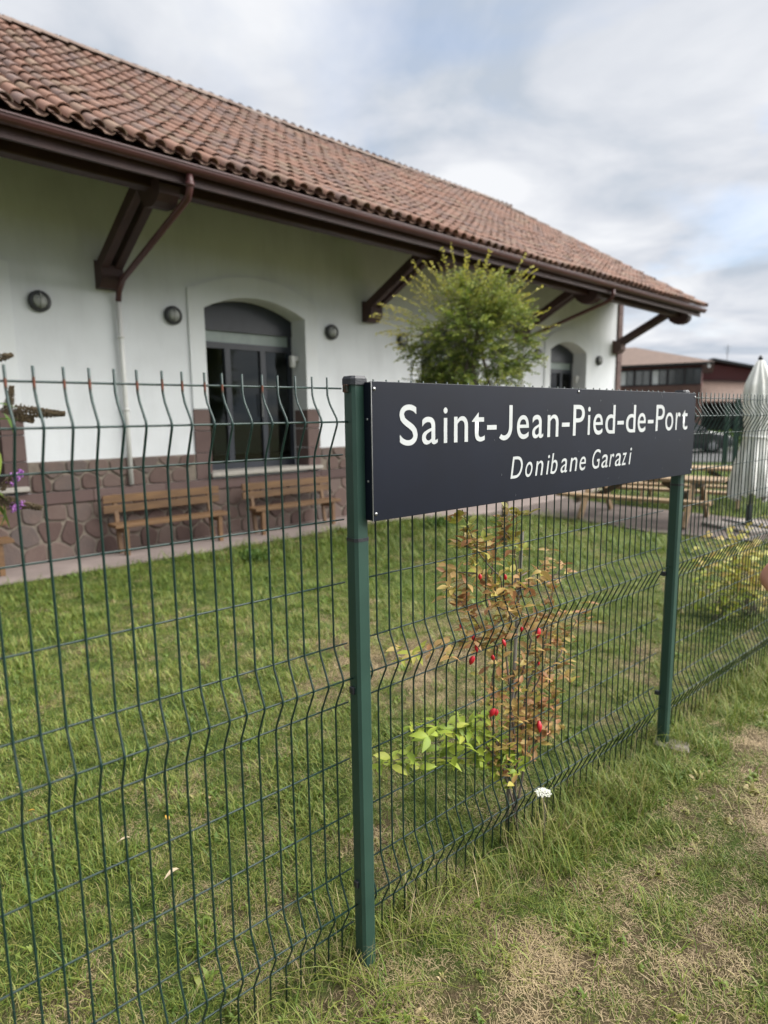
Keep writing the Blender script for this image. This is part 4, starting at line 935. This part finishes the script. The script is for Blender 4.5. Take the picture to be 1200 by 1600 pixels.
# ------------------------------------------------------------------ leaves shared by the shrubs
def leaf_mesh(name, L_, W, fold, curl, m, tint):
    vs = []; fs = []; n = 5
    for i in range(n+1):
        f = i/n; w = W*math.sin(math.pi*min(1, f*1.0)**.85)*.5 if 0 < f < 1 else .0005; z = -curl*f*f*L_
        vs += [(-w, f*L_, z+fold*w), (0, f*L_, z), (w, f*L_, z+fold*w)]
    for i in range(n):
        a = i*3; fs += [(a, a+1, a+4, a+3), (a+1, a+2, a+5, a+4)]
    mb = MB(); mb.add(vs, fs, tint); me = mb.mesh(name, m, True); return me
def orient(d, roll=0):
    d = Vector(d).normalized(); q = d.to_track_quat('Y', 'Z'); return q.to_matrix().to_4x4() @ Euler((0, roll, 0)).to_matrix().to_4x4()
def climbing_bush():
    rs = random.Random(14); O = Vector((2.13, .02, 0))
    root = empty('climbing_bush', fpt(2.13, DF+.02), ROTF, 'straggly bush with orange and yellow leaves and red hanging pods growing through the mesh fence', 'bush')
    stems = dict(A=[(2.13, .0), (2.06, .63), (2.03, .89), (2.01, 1.03), (1.94, 1.21), (1.83, 1.33), (1.74, 1.50)], B=[(2.13, .02), (2.13, .6), (2.19, .88), (2.09, 1.1), (2.11, 1.32), (2.12, 1.46)],
        C=[(2.11, .02), (1.94, .64), (1.95, .91), (1.83, 1.05), (1.72, 1.17), (1.66, 1.21)], D=[(2.14, .02), (2.22, .63), (2.33, .84), (2.42, 1.12), (2.49, 1.14)], E=[(2.14, .05), (2.3, .52), (2.42, .67), (2.57, .79), (2.71, .90)],
        F=[(2.13, .2), (1.9, .43), (1.67, .52), (1.50, .58), (1.36, .62)], G=[(2.13, .25), (1.82, .57), (1.6, .69), (1.46, .74)], H=[(1.95, .91), (1.77, .97), (1.63, .97), (1.46, .99)], I=[(2.16, .25), (2.4, .45), (2.47, .64)],
        J=[(2.05, .66), (2.12, .74), (2.28, .78)], K=[(1.94, 1.21), (2.0, 1.28), (2.05, 1.35)], L=[(2.03, 1.03), (1.92, 1.1), (1.86, 1.22)], M=[(2.12, .3), (1.95, .47), (1.83, .50)], N=[(2.0, .45), (1.88, .62), (1.72, .63)], O_=[(1.82, .57), (1.7, .60), (1.56, .63)], P=[(1.83, 1.33), (1.95, 1.32), (2.05, 1.30)], Q=[(1.94, 1.21), (1.8, 1.24), (1.70, 1.28)], R=[(2.09, 1.1), (2.2, 1.15), (2.33, 1.2)], S=[(2.01, 1.03), (1.9, 1.0), (1.8, .99)], T=[(2.19, .88), (2.3, .93), (2.4, .95)], U=[(2.22, .63), (2.32, .70), (2.38, .85)], V=[(2.1, .4), (2.25, .5), (2.35, .55)], W=[(1.83, 1.33), (1.76, 1.36), (1.72, 1.44)], X=[(2.11, 1.32), (2.04, 1.38), (2.0, 1.44)], Y=[(2.1, 1.2), (2.0, 1.16), (1.92, 1.15)])
    leafs = [leaf_mesh('leaf', .052, .0235, .35, c, M_['leaf'], t) for t in (.36, .46, .52, .60, .66, .72, .78, .84, .90) for c in (.15, .4)]
    count = 0; mass = MB(); placed = []
    for nm, pts in stems.items():
        nb = rs.uniform(-.01, .05); P3 = []
        for i, (t, z) in enumerate(pts): P3.append(Vector((t-2.13, nb+rs.uniform(-.02, .03), z)))
        # smooth path
        path = []
        for i in range(len(P3)-1):
            for k in range(4): path.append(P3[i].lerp(P3[i+1], k/4)+Vector((rs.gauss(0, .004), rs.gauss(0, .004), 0)))
        path.append(P3[-1]); n = len(path)
        thick = .0055 if nm in 'ABCDE' else .0035
        MB().tube(path, [thick*(1-.7*i/n) for i in range(n)], 6).build('stem', M_['greybark'], root, True)
        tot = sum((path[i+1]-path[i]).length for i in range(n-1)); step = .019 if nm in 'FGMNO_' else .0150
        acc = 0; s0 = .35 if nm in 'ABCDEI' else .15; trav = 0
        for i in range(n-1):
            seg = path[i+1]-path[i]; trav += seg.length; f = trav/tot; acc += seg.length
            if f < s0: continue
            while acc > step:
                acc -= step; p = path[i].lerp(path[i+1], rs.random())
                if nm in 'AB' and f < .6 and rs.random() < .6: continue
                whorl = 3 if f > .9 else 2
                tw_ = rs.uniform(0, 6.28)
                off = Vector((rs.gauss(0, .028), rs.gauss(0, .026), rs.gauss(0, .022)))
                for w in range(whorl):
                    a = tw_+w*math.pi*2/whorl; d = seg.normalized()*.55+Vector((math.cos(a), math.sin(a)*.8, rs.uniform(-.35, .55)))
                    if nm in 'FGMNO_': ti = rs.choice((0, 1, 2, 3, 2, 4))
                    elif f > .8 and nm in 'ABH': ti = rs.choice((4, 5, 6, 7, 8, 9))
                    else: ti = rs.choice((6, 8, 9, 10, 11, 12, 13, 14, 15, 16, 17))
                    s = rs.uniform(.7, 1.2)*(1.1 if nm in 'FGMNO_' else 1.0)
                    placed.append((leafs[ti], Matrix.Translation(p+off) @ orient(d, rs.uniform(-.8, .8)) @ Matrix.Scale(s, 4), s))
    placed.sort(key=lambda q: q[1].translation.y-.4*q[2]+.15*q[1].translation.x)
    for me, M, s_ in placed[:290]:
        o = link('leaf', me, root); o.matrix_local = M
    for me, M, s_ in placed[290:]: mass.add([M @ v.co for v in me.vertices], [tuple(p.vertices) for p in me.polygons], me.attributes['tint'].data[0].value)
    mass.build('foliage', M_['leaf'], root, True, kind='stuff'); print('bush leaves', len(placed))
    # red pods: drooping ribbed calyxes
    mb = MB(); n = 10; vs = []; fs = []; prof = [(.002, 0), (.011, -.006), (.0155, -.018), (.0150, -.028), (.009, -.039), (.002, -.047)]
    for j, (r, z) in enumerate(prof):
        for k in range(n): rr = r*(1+.16*(k % 2)); vs.append((rr*math.cos(2*math.pi*k/n), rr*math.sin(2*math.pi*k/n)*.8, z))
    for j in range(len(prof)-1):
        for k in range(n): fs.append((j*n+k, j*n+(k+1) % n, j*n+n+(k+1) % n, j*n+n+k))
    me = mb.add(vs, fs).mesh('red_pod', M_['red'], True)
    for (t, z, s) in [(2.2, .92, 1.15), (1.91, .95, .8), (1.75, .92, 1), (2.2, .50, 1.25), (1.89, .66, 1.05), (1.79, .95, .8), (1.76, 1.0, .7), (1.94, .63, .8), (2.22, .76, .5), (1.71, 1.05, .45), (1.96, 1.20, .7), (1.77, 1.24, .6), (2.04, .97, .6), (1.85, .90, .7)]:
        o = link('red_pod', me, root); o.location = (t-2.13, rs.uniform(-.06, .0), z+.02); o.scale = (s*.68, s*.68, s*.85); o.rotation_euler = (rs.uniform(-.4, .4), rs.uniform(-.4, .4), rs.uniform(0, 3))
    st = MB().tube([(0, 0, -.05), (.02, 0, .5), (.075, 0, 1.36)], .008, 7).build('garden_stake', M_['stake'], None, True); st.location = fpt(2.09, DF+.07); st.rotation_euler = (0, 0, ROTF)
    tag(st, 'thin grey wooden stake standing among the orange bush', 'stake')
climbing_bush()
def yellow_shrub(loc, label, seed, n=170, h=.75, w=.42, tints=(.40, .58)):
    rs = random.Random(seed); root = empty('yellow_shrub', loc, 0, label, 'bush')
    lf = [leaf_mesh('leaf', .075, .048, .3, c, M_['leaf'], t) for t in np.linspace(tints[0], tints[1], 5) for c in (.1, .4)]
    for k in range(9):
        a = rs.uniform(0, 6.28); d = Vector((math.cos(a)*.35, math.sin(a)*.35, 1)); path = [Vector((rs.uniform(-.05, .05), rs.uniform(-.05, .05), -.02))]
        for i in range(10): d = (d+Vector((rs.gauss(0, .16), rs.gauss(0, .16), 0))).normalized(); path.append(path[-1]+d*h*rs.uniform(.8, 1.15)/10)
        MB().tube(path, [.006*(1-.08*i) for i in range(11)], 5).build('stem', M_['greybark'], root, True)
        for j in range(n//9):
            i = rs.randint(3, 10); p = path[i]+Vector((rs.gauss(0, w*.16), rs.gauss(0, w*.16), rs.gauss(0, .05)))
            o = link('leaf', rs.choice(lf), root); o.matrix_local = Matrix.Translation(p) @ orient((rs.gauss(0, 1), rs.gauss(0, 1), rs.gauss(.2, .4)), rs.uniform(-1, 1)) @ Matrix.Scale(rs.uniform(.7, 1.3), 4)
yellow_shrub((3.36, 5.55, 0), 'yellow leaved shrub behind the mesh fence at the right edge', 31, 290, .85, .8, (.54, .68))
yellow_shrub((2.98, 5.45, 0), 'small pale yellow shrub just left of the larger yellow one behind the fence', 32, 80, .45, .4, (.44, .56))
# small dark shrubs on the lawn by the path
def low_shrub(loc, w, h, label, seed):
    rs = random.Random(seed); root = empty('low_shrub', loc, 0, label, 'bush'); m = MB()
    for k in range(6):
        v, f, t = leaf_blob(90, (rs.uniform(-.4, .4)*w, rs.uniform(-.4, .4)*w, h*.5), (w*.4, w*.4, h*.5), .05, rs, tint=(0, .25), hollow=.2); o = len(m.v); m.v += [tuple(q) for q in v]; m.f += [tuple(i+o for i in g) for g in f]; m.tint += t
    m.build('foliage', M_['treeleaf'], root); MB().tube([(0, 0, -.02), (0, 0, h*.5)], .01, 5).build('stem', M_['bark'], root)
low_shrub((-1.72, 8.15, 0), .30, .16, 'small dark green shrub on the lawn in front of the right bench', 41)
low_shrub((.98, 10.5, 0), .42, .22, 'small dark green shrub near the path, left of the young tree trunk', 42)
# ------------------------------------------------------------------ butterfly bush at the left edge
def butterfly_bush():
    rs = random.Random(17); bx = Vector((-.02, .14, 0)); root = empty('butterfly_bush', fpt(0.02, DF+.12), ROTF, 'butterfly bush with brown seed spikes and a few lilac flowers at the left edge', 'bush')
    def X(t, z, n=.0): return Vector((t-.02, n, z))
    base = Vector((0, 0, 0))
    tips = [(.25, 1.84), (.24, 1.65), (.22, 1.95), (.1, 1.5), (.15, 1.2)]
    for t, z in tips:
        MB().tube([base+Vector((rs.uniform(-.02, .02), 0, -.02)), X(t*.35, z*.5, .03), X(t*.8, z*.9, .0), X(t, z)], [.009, .007, .005, .003], 6).build('stem', M_['greybark'], root, True)
    ico = MB().lathe([(.0006, 0), (.0019, .001), (.0020, .0028), (.0006, .0042)], 5)
    def spike(a, b, r0, name='seed_spike', m=M_['seedhead'], n=700, sz=1.0):
        a = Vector(a); b = Vector(b); d = b-a; ax = d.normalized(); u = ax.orthogonal().normalized(); v = ax.cross(u); mb = MB(); mb.tube([a, b], .0015, 4)
        for k in range(n):
            f = rs.random(); an = rs.uniform(0, 6.28); r = r0*(1-f*.72)*(.75+.5*math.sin(f*42)**2)*rs.uniform(.55, 1); p = a+d*f+(u*math.cos(an)+v*math.sin(an))*r
            o_ = (p-(a+d*f)).normalized()*.7+ax*.5; M = Matrix.Translation(p) @ o_.to_track_quat('Z', 'Y').to_matrix().to_4x4() @ Matrix.Scale(sz*rs.uniform(.7, 1.2)*.8, 4)
            mb.add([M @ Vector(q) for q in ico.v], ico.f)
        return mb.build(name, m, root)
    spike(X(.315, 1.868), X(.420, 1.862), .0150, n=1300)
    spike(X(.300, 1.862), X(.315, 1.925), .0105, n=520)
    spike(X(.315, 1.858), X(.352, 1.846), .0125, n=420)
    spike(X(.262, 1.668), X(.352, 1.640), .0125, n=1000)
    spike(X(.27, 1.98), X(.322, 1.995), .010, n=450)
    spike(X(.27, 1.69), X(.315, 1.735), .008, n=260)
    for (a, b, n_) in (((.285, 1.645), (.318, 1.655), 110), ((.300, 1.712), (.318, 1.730), 50), ((.290, 1.700), (.300, 1.712), 20)):
        spike(X(*a), X(*b), .011, 'flower_spike', M_['purple'], n_, 1.5)
    lf = [leaf_mesh('leaf', .085, .026, .3, c, M_['treeleaf'], t) for t in (.12, .3, .5) for c in (.25, .55)]
    for (t, z, dt, dz, s) in [(.27, 1.885, .9, .0, .55), (.255, 1.845, .8, .25, .7), (.29, 1.865, .5, -.9, .6), (.26, 1.83, .5, -1.0, 1.0), (.24, 1.86, .7, -.6, .8), (.26, 1.80, .3, -1, .9), (.25, 1.67, .6, -.8, .9), (.24, 1.70, .8, -.3, .8), (.24, 1.62, .4, -1, .8), (.27, 1.66, .3, -1, .6)]:
        o = link('leaf', rs.choice(lf), root); o.matrix_local = Matrix.Translation(X(t, z, rs.uniform(-.03, .02))) @ orient((dt, rs.uniform(-.3, .1), dz), rs.uniform(-.6, .6)) @ Matrix.Scale(s, 4)
    for k in range(70):
        t, z = rs.uniform(-.35, .20), rs.uniform(.7, 2.0)
        o = link('leaf', rs.choice(lf), root); o.matrix_local = Matrix.Translation(X(t, z, rs.uniform(-.05, .25))) @ orient((rs.gauss(0, 1), rs.gauss(0, .6), -.5), rs.uniform(-.6, .6))
butterfly_bush()
# ------------------------------------------------------------------ wild carrot flower
def wild_carrot(loc, h, r, label, group=None):
    rs = random.Random(int(h*1000)); root = empty('wild_carrot_flower', loc, 0, label, 'flower', group)
    MB().tube([(0, .0, -.02), (.01, 0, h*.6), (0, 0, h)], .0018, 5).build('stem', M_['greybark'], root, True)
    m = MB(); s = MB()
    for k in range(34):
        a = k*2.4; q = r*math.sqrt(k/34); c = Vector((q*math.cos(a), q*math.sin(a), h+.012-.25*q)); s.tube([(0, 0, h-.012), c], .0006, 3, False)
        for j in range(14):
            b = rs.uniform(0, 6.28); qq = rs.uniform(0, r*.2); p = c+Vector((qq*math.cos(b), qq*math.sin(b), rs.uniform(0, .003))); e = .0022
            m.add([p+Vector((-e, 0, 0)), p+Vector((0, -e, .0008)), p+Vector((e, 0, 0)), p+Vector((0, e, .0008))], [(0, 1, 2, 3)])
    m.build('umbel', M_['white'], root); s.build('umbel_rays', M_['greybark'], root)
wild_carrot((.655, 2.44, 0), .27, .033, 'white wild carrot flower head in the long grass right of the bush')
# ------------------------------------------------------------------ debris
cb = MB(); cb.box(-.09, .09, -.055, .055, -.04, .030, b=.012); o = cb.build('concrete_block', M_['slab']); o.location = (1.60, 3.30, -.008); o.rotation_euler = (0, .05, -.5); tag(o, 'small pale concrete block in the grass at the foot of the far sign post', 'concrete block')
def dead_leaf(x, y, s, m, label, rz):
    me = leaf_mesh('fallen_leaf', .07, .035, .5, .5, m, .01); o = link('fallen_leaf', me, None, (x, y, .045+float(gheight(x, y))), (.5, .3, rz)); o.scale = (s,)*3; tag(o, label, 'leaf')
dead_leaf(-1.0, 2.62, .6, M_['yellowleaf'], 'small yellow fallen leaf on the grass behind the left fence panel', .6)
dead_leaf(-1.66, 2.72, .45, M_['yellowleaf'], 'tiny yellow fallen leaf near the left edge of the photo', 2.0)
dead_leaf(-.84, 2.30, 1.0, M_['paleleaf'], 'long bleached dead leaf on the grass between fence wires', 2.5)
dead_leaf(-1.12, 2.50, .8, M_['paleleaf'], 'bleached dead leaf lying left of the longer one', 2.2)
# ------------------------------------------------------------------ person beside the camera's right edge
def person():
    root = empty('person', (1.925, 2.30, 0), R(-20), 'person standing mostly outside the right edge, only a bare bent elbow showing', 'person')
    def skin(name, V, E, Rr, m, sub=2):
        me = bpy.data.meshes.new(name); me.from_pydata(V, E, []); me.materials.append(m); o = link(name, me, root)
        md = o.modifiers.new('s', 'SKIN'); sl = me.skin_vertices[0].data if me.skin_vertices else None
        if sl is None:
            bm = bmesh.new(); bm.from_mesh(me); bm.verts.layers.skin.verify(); bm.to_mesh(me); bm.free(); sl = me.skin_vertices[0].data
        for i, r in enumerate(Rr): sl[i].radius = (r, r) if not isinstance(r, tuple) else r; sl[i].use_root = (i == 0)
        md.use_smooth_shade = True; sb = o.modifiers.new('u', 'SUBSURF'); sb.levels = sub; sb.render_levels = sub
        return o
    # pelvis, spine, neck, head; arms with right hand on hip; legs
    V = [(0, 0, .96), (0, 0, 1.12), (0, .01, 1.32), (0, .0, 1.46), (0, -.01, 1.54), (0, -.02, 1.62), (0, -.02, 1.73),
         (.17, 0, 1.44), (.30, .05, 1.16), (.16, -.10, 1.02), (.12, -.13, 1.0),
         (-.17, 0, 1.44), (-.42, .06, 1.17), (-.20, -.08, 1.03), (-.15, -.12, 1.01),
         (.09, 0, .90), (.10, -.01, .50), (.10, .02, .09), (-.09, 0, .90), (-.10, -.01, .50), (-.10, .02, .09)]
    E = [(0, 1), (1, 2), (2, 3), (3, 4), (4, 5), (5, 6), (3, 7), (7, 8), (8, 9), (9, 10), (3, 11), (11, 12), (12, 13), (13, 14), (0, 15), (15, 16), (16, 17), (0, 18), (18, 19), (19, 20)]
    Rr = [(.15, .11), (.14, .10), (.16, .115), .085, .055, .085, .075, .062, .045, .030, .03, .062, .047, .030, .03, .088, .058, .042, .088, .058, .042]
    skin('body', V, E, Rr, M_['skin'])
    skin('shirt', [(0, 0, .93), (0, 0, 1.12), (0, .01, 1.32), (0, 0, 1.47), (.18, 0, 1.44), (.27, .035, 1.27), (-.18, 0, 1.44), (-.30, .035, 1.31)], [(0, 1), (1, 2), (2, 3), (3, 4), (4, 5), (3, 6), (6, 7)], [(.175, .135), (.16, .125), (.18, .135), .10, .082, .068, .082, .068], M_['shirt'])
    skin('trousers', [(0, 0, .96), (.09, 0, .88), (.10, -.01, .50), (.10, .02, .08), (-.09, 0, .88), (-.10, -.01, .50), (-.10, .02, .08)], [(0, 1), (1, 2), (2, 3), (0, 4), (4, 5), (5, 6)], [(.165, .13), .102, .074, .062, .102, .074, .062], M_['jean'])
    for sx in (-1, 1):
        skin('shoe', [(sx*.10, .05, .05), (sx*.10, -.05, .045), (sx*.11, -.17, .035)], [(0, 1), (1, 2)], [.045, .045, .035], M_['shoe'])
        # fingers closed on the hip
        for k in range(4):
            w = (.12 if sx > 0 else .15); skin('finger', [(sx*w, -.135+k*.004, 1.012-k*.017), (sx*(w-.045), -.150, 1.008-k*.017), (sx*(w-.075+.008*abs(k-1)), -.148, 1.0-k*.016)], [(0, 1), (1, 2)], [.0095, .009, .0075], M_['skin'], 1)
        skin('thumb', [(sx*.15, -.08, 1.035), (sx*.165, -.03, 1.02), (sx*.15, .01, 1.0)], [(0, 1), (1, 2)], [.012, .0105, .009], M_['skin'], 1)
        MB().lathe([(.004, 0), (.008, .002), (.002, .005)], 8, (sx*.032, -.092, 1.675), 'y').build('eye', M_['cap'], root)
    MB().tube([(0, -.098, 1.685), (0, -.115, 1.652), (0, -.10, 1.642)], [.008, .013, .010], 8).build('nose', M_['skin'], root, True)
    MB().tube([(-.022, -.094, 1.613), (0, -.101, 1.611), (.022, -.094, 1.613)], [.003, .006, .003], 6).build('mouth', M_['red'], root, True)
    hb = MB(); 
    vs = []; fs = []; n = 16
    for j in range(8):
        ph = math.pi*.56*j/7
        for k in range(n): a = 2*math.pi*k/n; vs.append((.088*math.sin(ph)*math.cos(a), -.005+.100*math.sin(ph)*math.sin(a)+.012, 1.70+.105*math.cos(ph)))
    for j in range(7):
        for k in range(n): fs.append((j*n+k, j*n+(k+1) % n, j*n+n+(k+1) % n, j*n+n+k))
    hb.add(vs, fs).build('hair', M_['hair'], root, True)
    return root
person()
# ------------------------------------------------------------------ grass
def clump(kind, seed):
    rs = random.Random(seed); mb = MB()
    n, h0, h1, w, sp, lean = dict(short=(18, .03, .085, .0038, .055, .95), dry=(26, .02, .065, .0021, .06, .8), tall=(13, .08, .26, .0058, .05, .85), drytall=(9, .14, .36, .0018, .04, .9), broad=(8, .02, .05, .015, .03, 1.2))[kind]
    for k in range(n):
        a = rs.uniform(0, 6.28); r = sp*math.sqrt(rs.random()); p = Vector((r*math.cos(a), r*math.sin(a), -.006)); az = rs.uniform(0, 6.28); L_ = rs.uniform(h0, h1); ln = abs(rs.gauss(lean, lean*.4))
        hd = Vector((math.cos(az), math.sin(az), 0)); side = Vector((-math.sin(az), math.cos(az), 0)); ww = w*rs.uniform(.6, 1.2); th = rs.uniform(1.0, 1.6) if kind == 'dry' else (rs.uniform(.15, .95) if kind == 'short' else .12+ln*.25); vs = []; q = p.copy(); S = 4 if kind in ('tall', 'drytall') else 3
        for i in range(S):
            vs += [q-side*ww*.5*(1-.16*i), q+side*ww*.5*(1-.16*i)]; q = q+(hd*math.sin(th)+Vector((0, 0, math.cos(th))))*L_/S; th += ln/S*(1.0+rs.uniform(-.2, .3)); side = (side+Vector((rs.gauss(0, .15), rs.gauss(0, .15), 0))).normalized()
            if q.z < .003: q.z = .003+rs.random()*.004
        vs.append(q); fs = [(2*i, 2*i+1, 2*i+3, 2*i+2) for i in range(S-1)]+[(2*S-2, 2*S-1, 2*S)]
        t = rs.random()**1.4; mb.add(vs, fs, max(.001, t if kind not in ('dry', 'drytall') else .6+.4*t))
    me = mb.mesh('grass_clump', M_['grass'], False); return me
def build_grass():
    kinds = [('short', 1), ('short', 2), ('short', 3), ('short', 4), ('dry', 5), ('dry', 6), ('dry', 7), ('tall', 8), ('tall', 9), ('tall', 10), ('drytall', 11), ('drytall', 12), ('broad', 13), ('broad', 14)]
    tc = bpy.data.collections.new('grass_templates')
    for i, (k, s) in enumerate(kinds):
        o = bpy.data.objects.new('g%02d' % i, clump(k, s)); tc.objects.link(o)
    pts = []; 
    def inside(x, y, mg=.25):
        d = y*.989+.27; return np.abs(x) < .615*d+mg
    def blocked(x, y):
        s, n = sn(x, y); t, nf = tn(x, y)
        hall = (n > 8.14) & (s < 7.7) | (n > 7.55) & (s >= 8.9) | (n > 8.14-(s-7.6)*.5) & (s >= 7.6) & (s < 9.1)
        pa = (t > 9.75+.3*np.sin(nf)) & (t < 12.0) & (nf > 2.6) | (t > 8.9) & (nf > 6.9) & (t < 12.2)
        pk = y-25.5 > -(x-5)*.1364
        return hall | pa | pk
    def zone(y0, y1, dens, scale, mg=.3):
        xm = .65*(y1+.3)+mg; N_ = int(2*xm*(y1-y0)*dens); x = rng.uniform(-xm, xm, N_); y = rng.uniform(y0, y1, N_)
        k = inside(x, y, mg) & ~blocked(x, y); x, y = x[k], y[k]; n = len(x); D = dryness(x, y); u = rng.random(n)
        t, nf = tn(x, y)
        dl = np.clip(D+rng.normal(0, .17, n), 0, 1)
        fine = fbm(x*9, y*9, 77, 2)
        idx = np.where(dl > .47, rng.integers(4, 7, n), rng.integers(0, 4, n))
        # lusher tufts where the small noise is high
        tuft = (fine > .60) & (dl < .5); sc = scale*rng.uniform(.7, 1.25, n)*np.where(tuft, 1.5, 1.0)*(.75+.5*fine)
        idx = np.where((rng.random(n) < .09) & (dl < .6), rng.integers(12, 14, n), idx)
        mixd = rng.random(n) < .22; idx = np.where(mixd, rng.integers(4, 7, n), idx)
        keep = u < np.where(dl > .47, .9, 1.0)
        dry = np.where(dl > .47, .42+.45*dl*rng.uniform(.3, 1, n), .02+.50*dl*rng.uniform(.3, 1.3, n)); dry = np.where(mixd, np.maximum(dry, rng.uniform(.1, .35, n)), dry)
        near_lawn = (nf > DF+.1); dry = dry-np.where(near_lawn & (y > 6), .06, 0)
        pts.append(np.stack([x, y, idx, sc, dry], 1)[keep])
    zone(.9, 2.6, 860, .72); zone(2.6, 4.5, 600, .8); zone(4.5, 8, 290, 1.0); zone(8, 14, 120, 1.7); zone(14, 32, 24, 3.2)
    # long unmown grass along the foot of the fence, mostly on our side
    def band(t0, t1, off, sd, dens, idxs, sc, dry):
        n = int((t1-t0)*dens); t = rng.uniform(t0, t1, n); nf = DF+off+rng.normal(0, sd, n); P = [fpt(a, b) for a, b in zip(t, nf)]
        x = np.array([p.x for p in P]); y = np.array([p.y for p in P]); pts.append(np.stack([x, y, rng.choice(idxs, n), rng.uniform(sc[0], sc[1], n), rng.uniform(dry[0], dry[1], n)], 1))
    band(1.75, 3.5, -.12, .11, 80, [7, 8, 9], (.3, .8), (.0, .4))
    band(1.95, 2.8, -.12, .09, 60, [7, 8, 9], (.6, 1.1), (.0, .35))
    band(1.28, 1.7, -.05, .06, 40, [7, 8, 9], (.4, .8), (.1, .5))
    band(-1.3, 1.25, .0, .11, 50, [7, 8, 9], (.3, .65), (.1, .5))
    band(3.4, 8.5, -.08, .12, 50, [7, 8, 9], (.4, .9), (.0, .35))
    band(-.6, 1.15, .03, .06, 30, [10, 11], (.5, .9), (.7, .95))
    band(1.25, 1.75, -.08, .07, 46, [10, 11], (.4, .75), (.7, .95))
    band(1.75, 3.2, -.12, .12, 14, [10, 11], (.5, .85), (.5, .9))
    band(3.2, 8, -.06, .1, 8, [10, 11], (.5, .9), (.5, .9))
    # lush corner of the lawn behind the left panel
    n = 260; x = rng.uniform(-2.1, -.9, n); y = rng.uniform(2.0, 3.6, n); k = (x < -.35*y-.25); pts.append(np.stack([x, y, rng.choice([7, 8, 9], n), rng.uniform(.3, .6, n), rng.uniform(0, .3, n)], 1)[k])
    n = 700; x = rng.uniform(-3, 4, n); y = rng.uniform(1.2, 6, n); pts.append(np.stack([x, y, rng.choice([7, 8, 9, 10], n), rng.uniform(.2, .38, n), rng.uniform(.05, .45, n)], 1))
    A = np.concatenate(pts); n = len(A); z = gheight(A[:, 0], A[:, 1])
    me = bpy.data.meshes.new('grass'); me.from_pydata(np.stack([A[:, 0], A[:, 1], z], 1).tolist(), [], [])
    def attr(nm, ty, v, f='value'):
        a = me.attributes.new(nm, ty, 'POINT'); a.data.foreach_set(f, v)
    attr('idx', 'INT', A[:, 2].astype(np.int32)); attr('scl', 'FLOAT', A[:, 3].astype(np.float32)); attr('dry', 'FLOAT', A[:, 4].astype(np.float32)); attr('rz', 'FLOAT', rng.uniform(0, 6.28, n).astype(np.float32))
    o = link('grass', me, kind='stuff'); o['label'] = 'patchy green and straw coloured grass covering the lawn and verge'; o['category'] = 'grass'
    ng = bpy.data.node_groups.new('grass_scatter', 'GeometryNodeTree'); ng.interface.new_socket('Geometry', in_out='INPUT', socket_type='NodeSocketGeometry'); ng.interface.new_socket('Geometry', in_out='OUTPUT', socket_type='NodeSocketGeometry')
    N = ng.nodes.new; L = ng.links.new; gi = N('NodeGroupInput'); go = N('NodeGroupOutput'); m2p = N('GeometryNodeMeshToPoints'); iop = N('GeometryNodeInstanceOnPoints'); ci = N('GeometryNodeCollectionInfo')
    ci.inputs['Collection'].default_value = tc; ci.inputs['Separate Children'].default_value = True; ci.inputs['Reset Children'].default_value = True
    def na(nm, ty):
        a = N('GeometryNodeInputNamedAttribute'); a.data_type = ty; a.inputs['Name'].default_value = nm; return a.outputs['Attribute']
    L(gi.outputs[0], m2p.inputs['Mesh']); L(m2p.outputs[0], iop.inputs['Points']); L(ci.outputs[0], iop.inputs['Instance']); iop.inputs['Pick Instance'].default_value = True
    L(na('idx', 'INT'), iop.inputs['Instance Index']); L(na('scl', 'FLOAT'), iop.inputs['Scale'])
    cx = N('ShaderNodeCombineXYZ'); L(na('rz', 'FLOAT'), cx.inputs[2]); L(cx.outputs[0], iop.inputs['Rotation']); L(iop.outputs[0], go.inputs[0])
    md = o.modifiers.new('scatter', 'NODES'); md.node_group = ng
    print('grass clumps', n)
build_grass()
# a few single long stalks leaning over the foreground
def stalks():
    rs = random.Random(77)
    m = MB()
    for k in range(130):
        t = rs.uniform(.1, 3.6) if k > 80 else rs.uniform(.35, 1.75); nf = DF+rs.gauss(-.07, .08); p = fpt(t, nf, 0); a = rs.uniform(0, 6.28); L_ = rs.uniform(.16, .48); d = Vector((math.cos(a)*.5, math.sin(a)*.5, 1)).normalized(); path = [p]
        for i in range(9):
            d = (d+Vector((math.cos(a)*.16, math.sin(a)*.16, -.13-.03*i))).normalized(); q = path[-1]+d*L_/9
            if q.z < .03: q.z = .03
            path.append(q)
        m.tube(path, [.0017*(1-.07*i) for i in range(10)], 4, False, rs.uniform(.75, .98))
    o = m.build('dry_grass_stalks', M_['grass'], kind='stuff'); o['label'] = 'long dry bent grass stalks along the foot of the fence'; o['category'] = 'grass'
stalks()
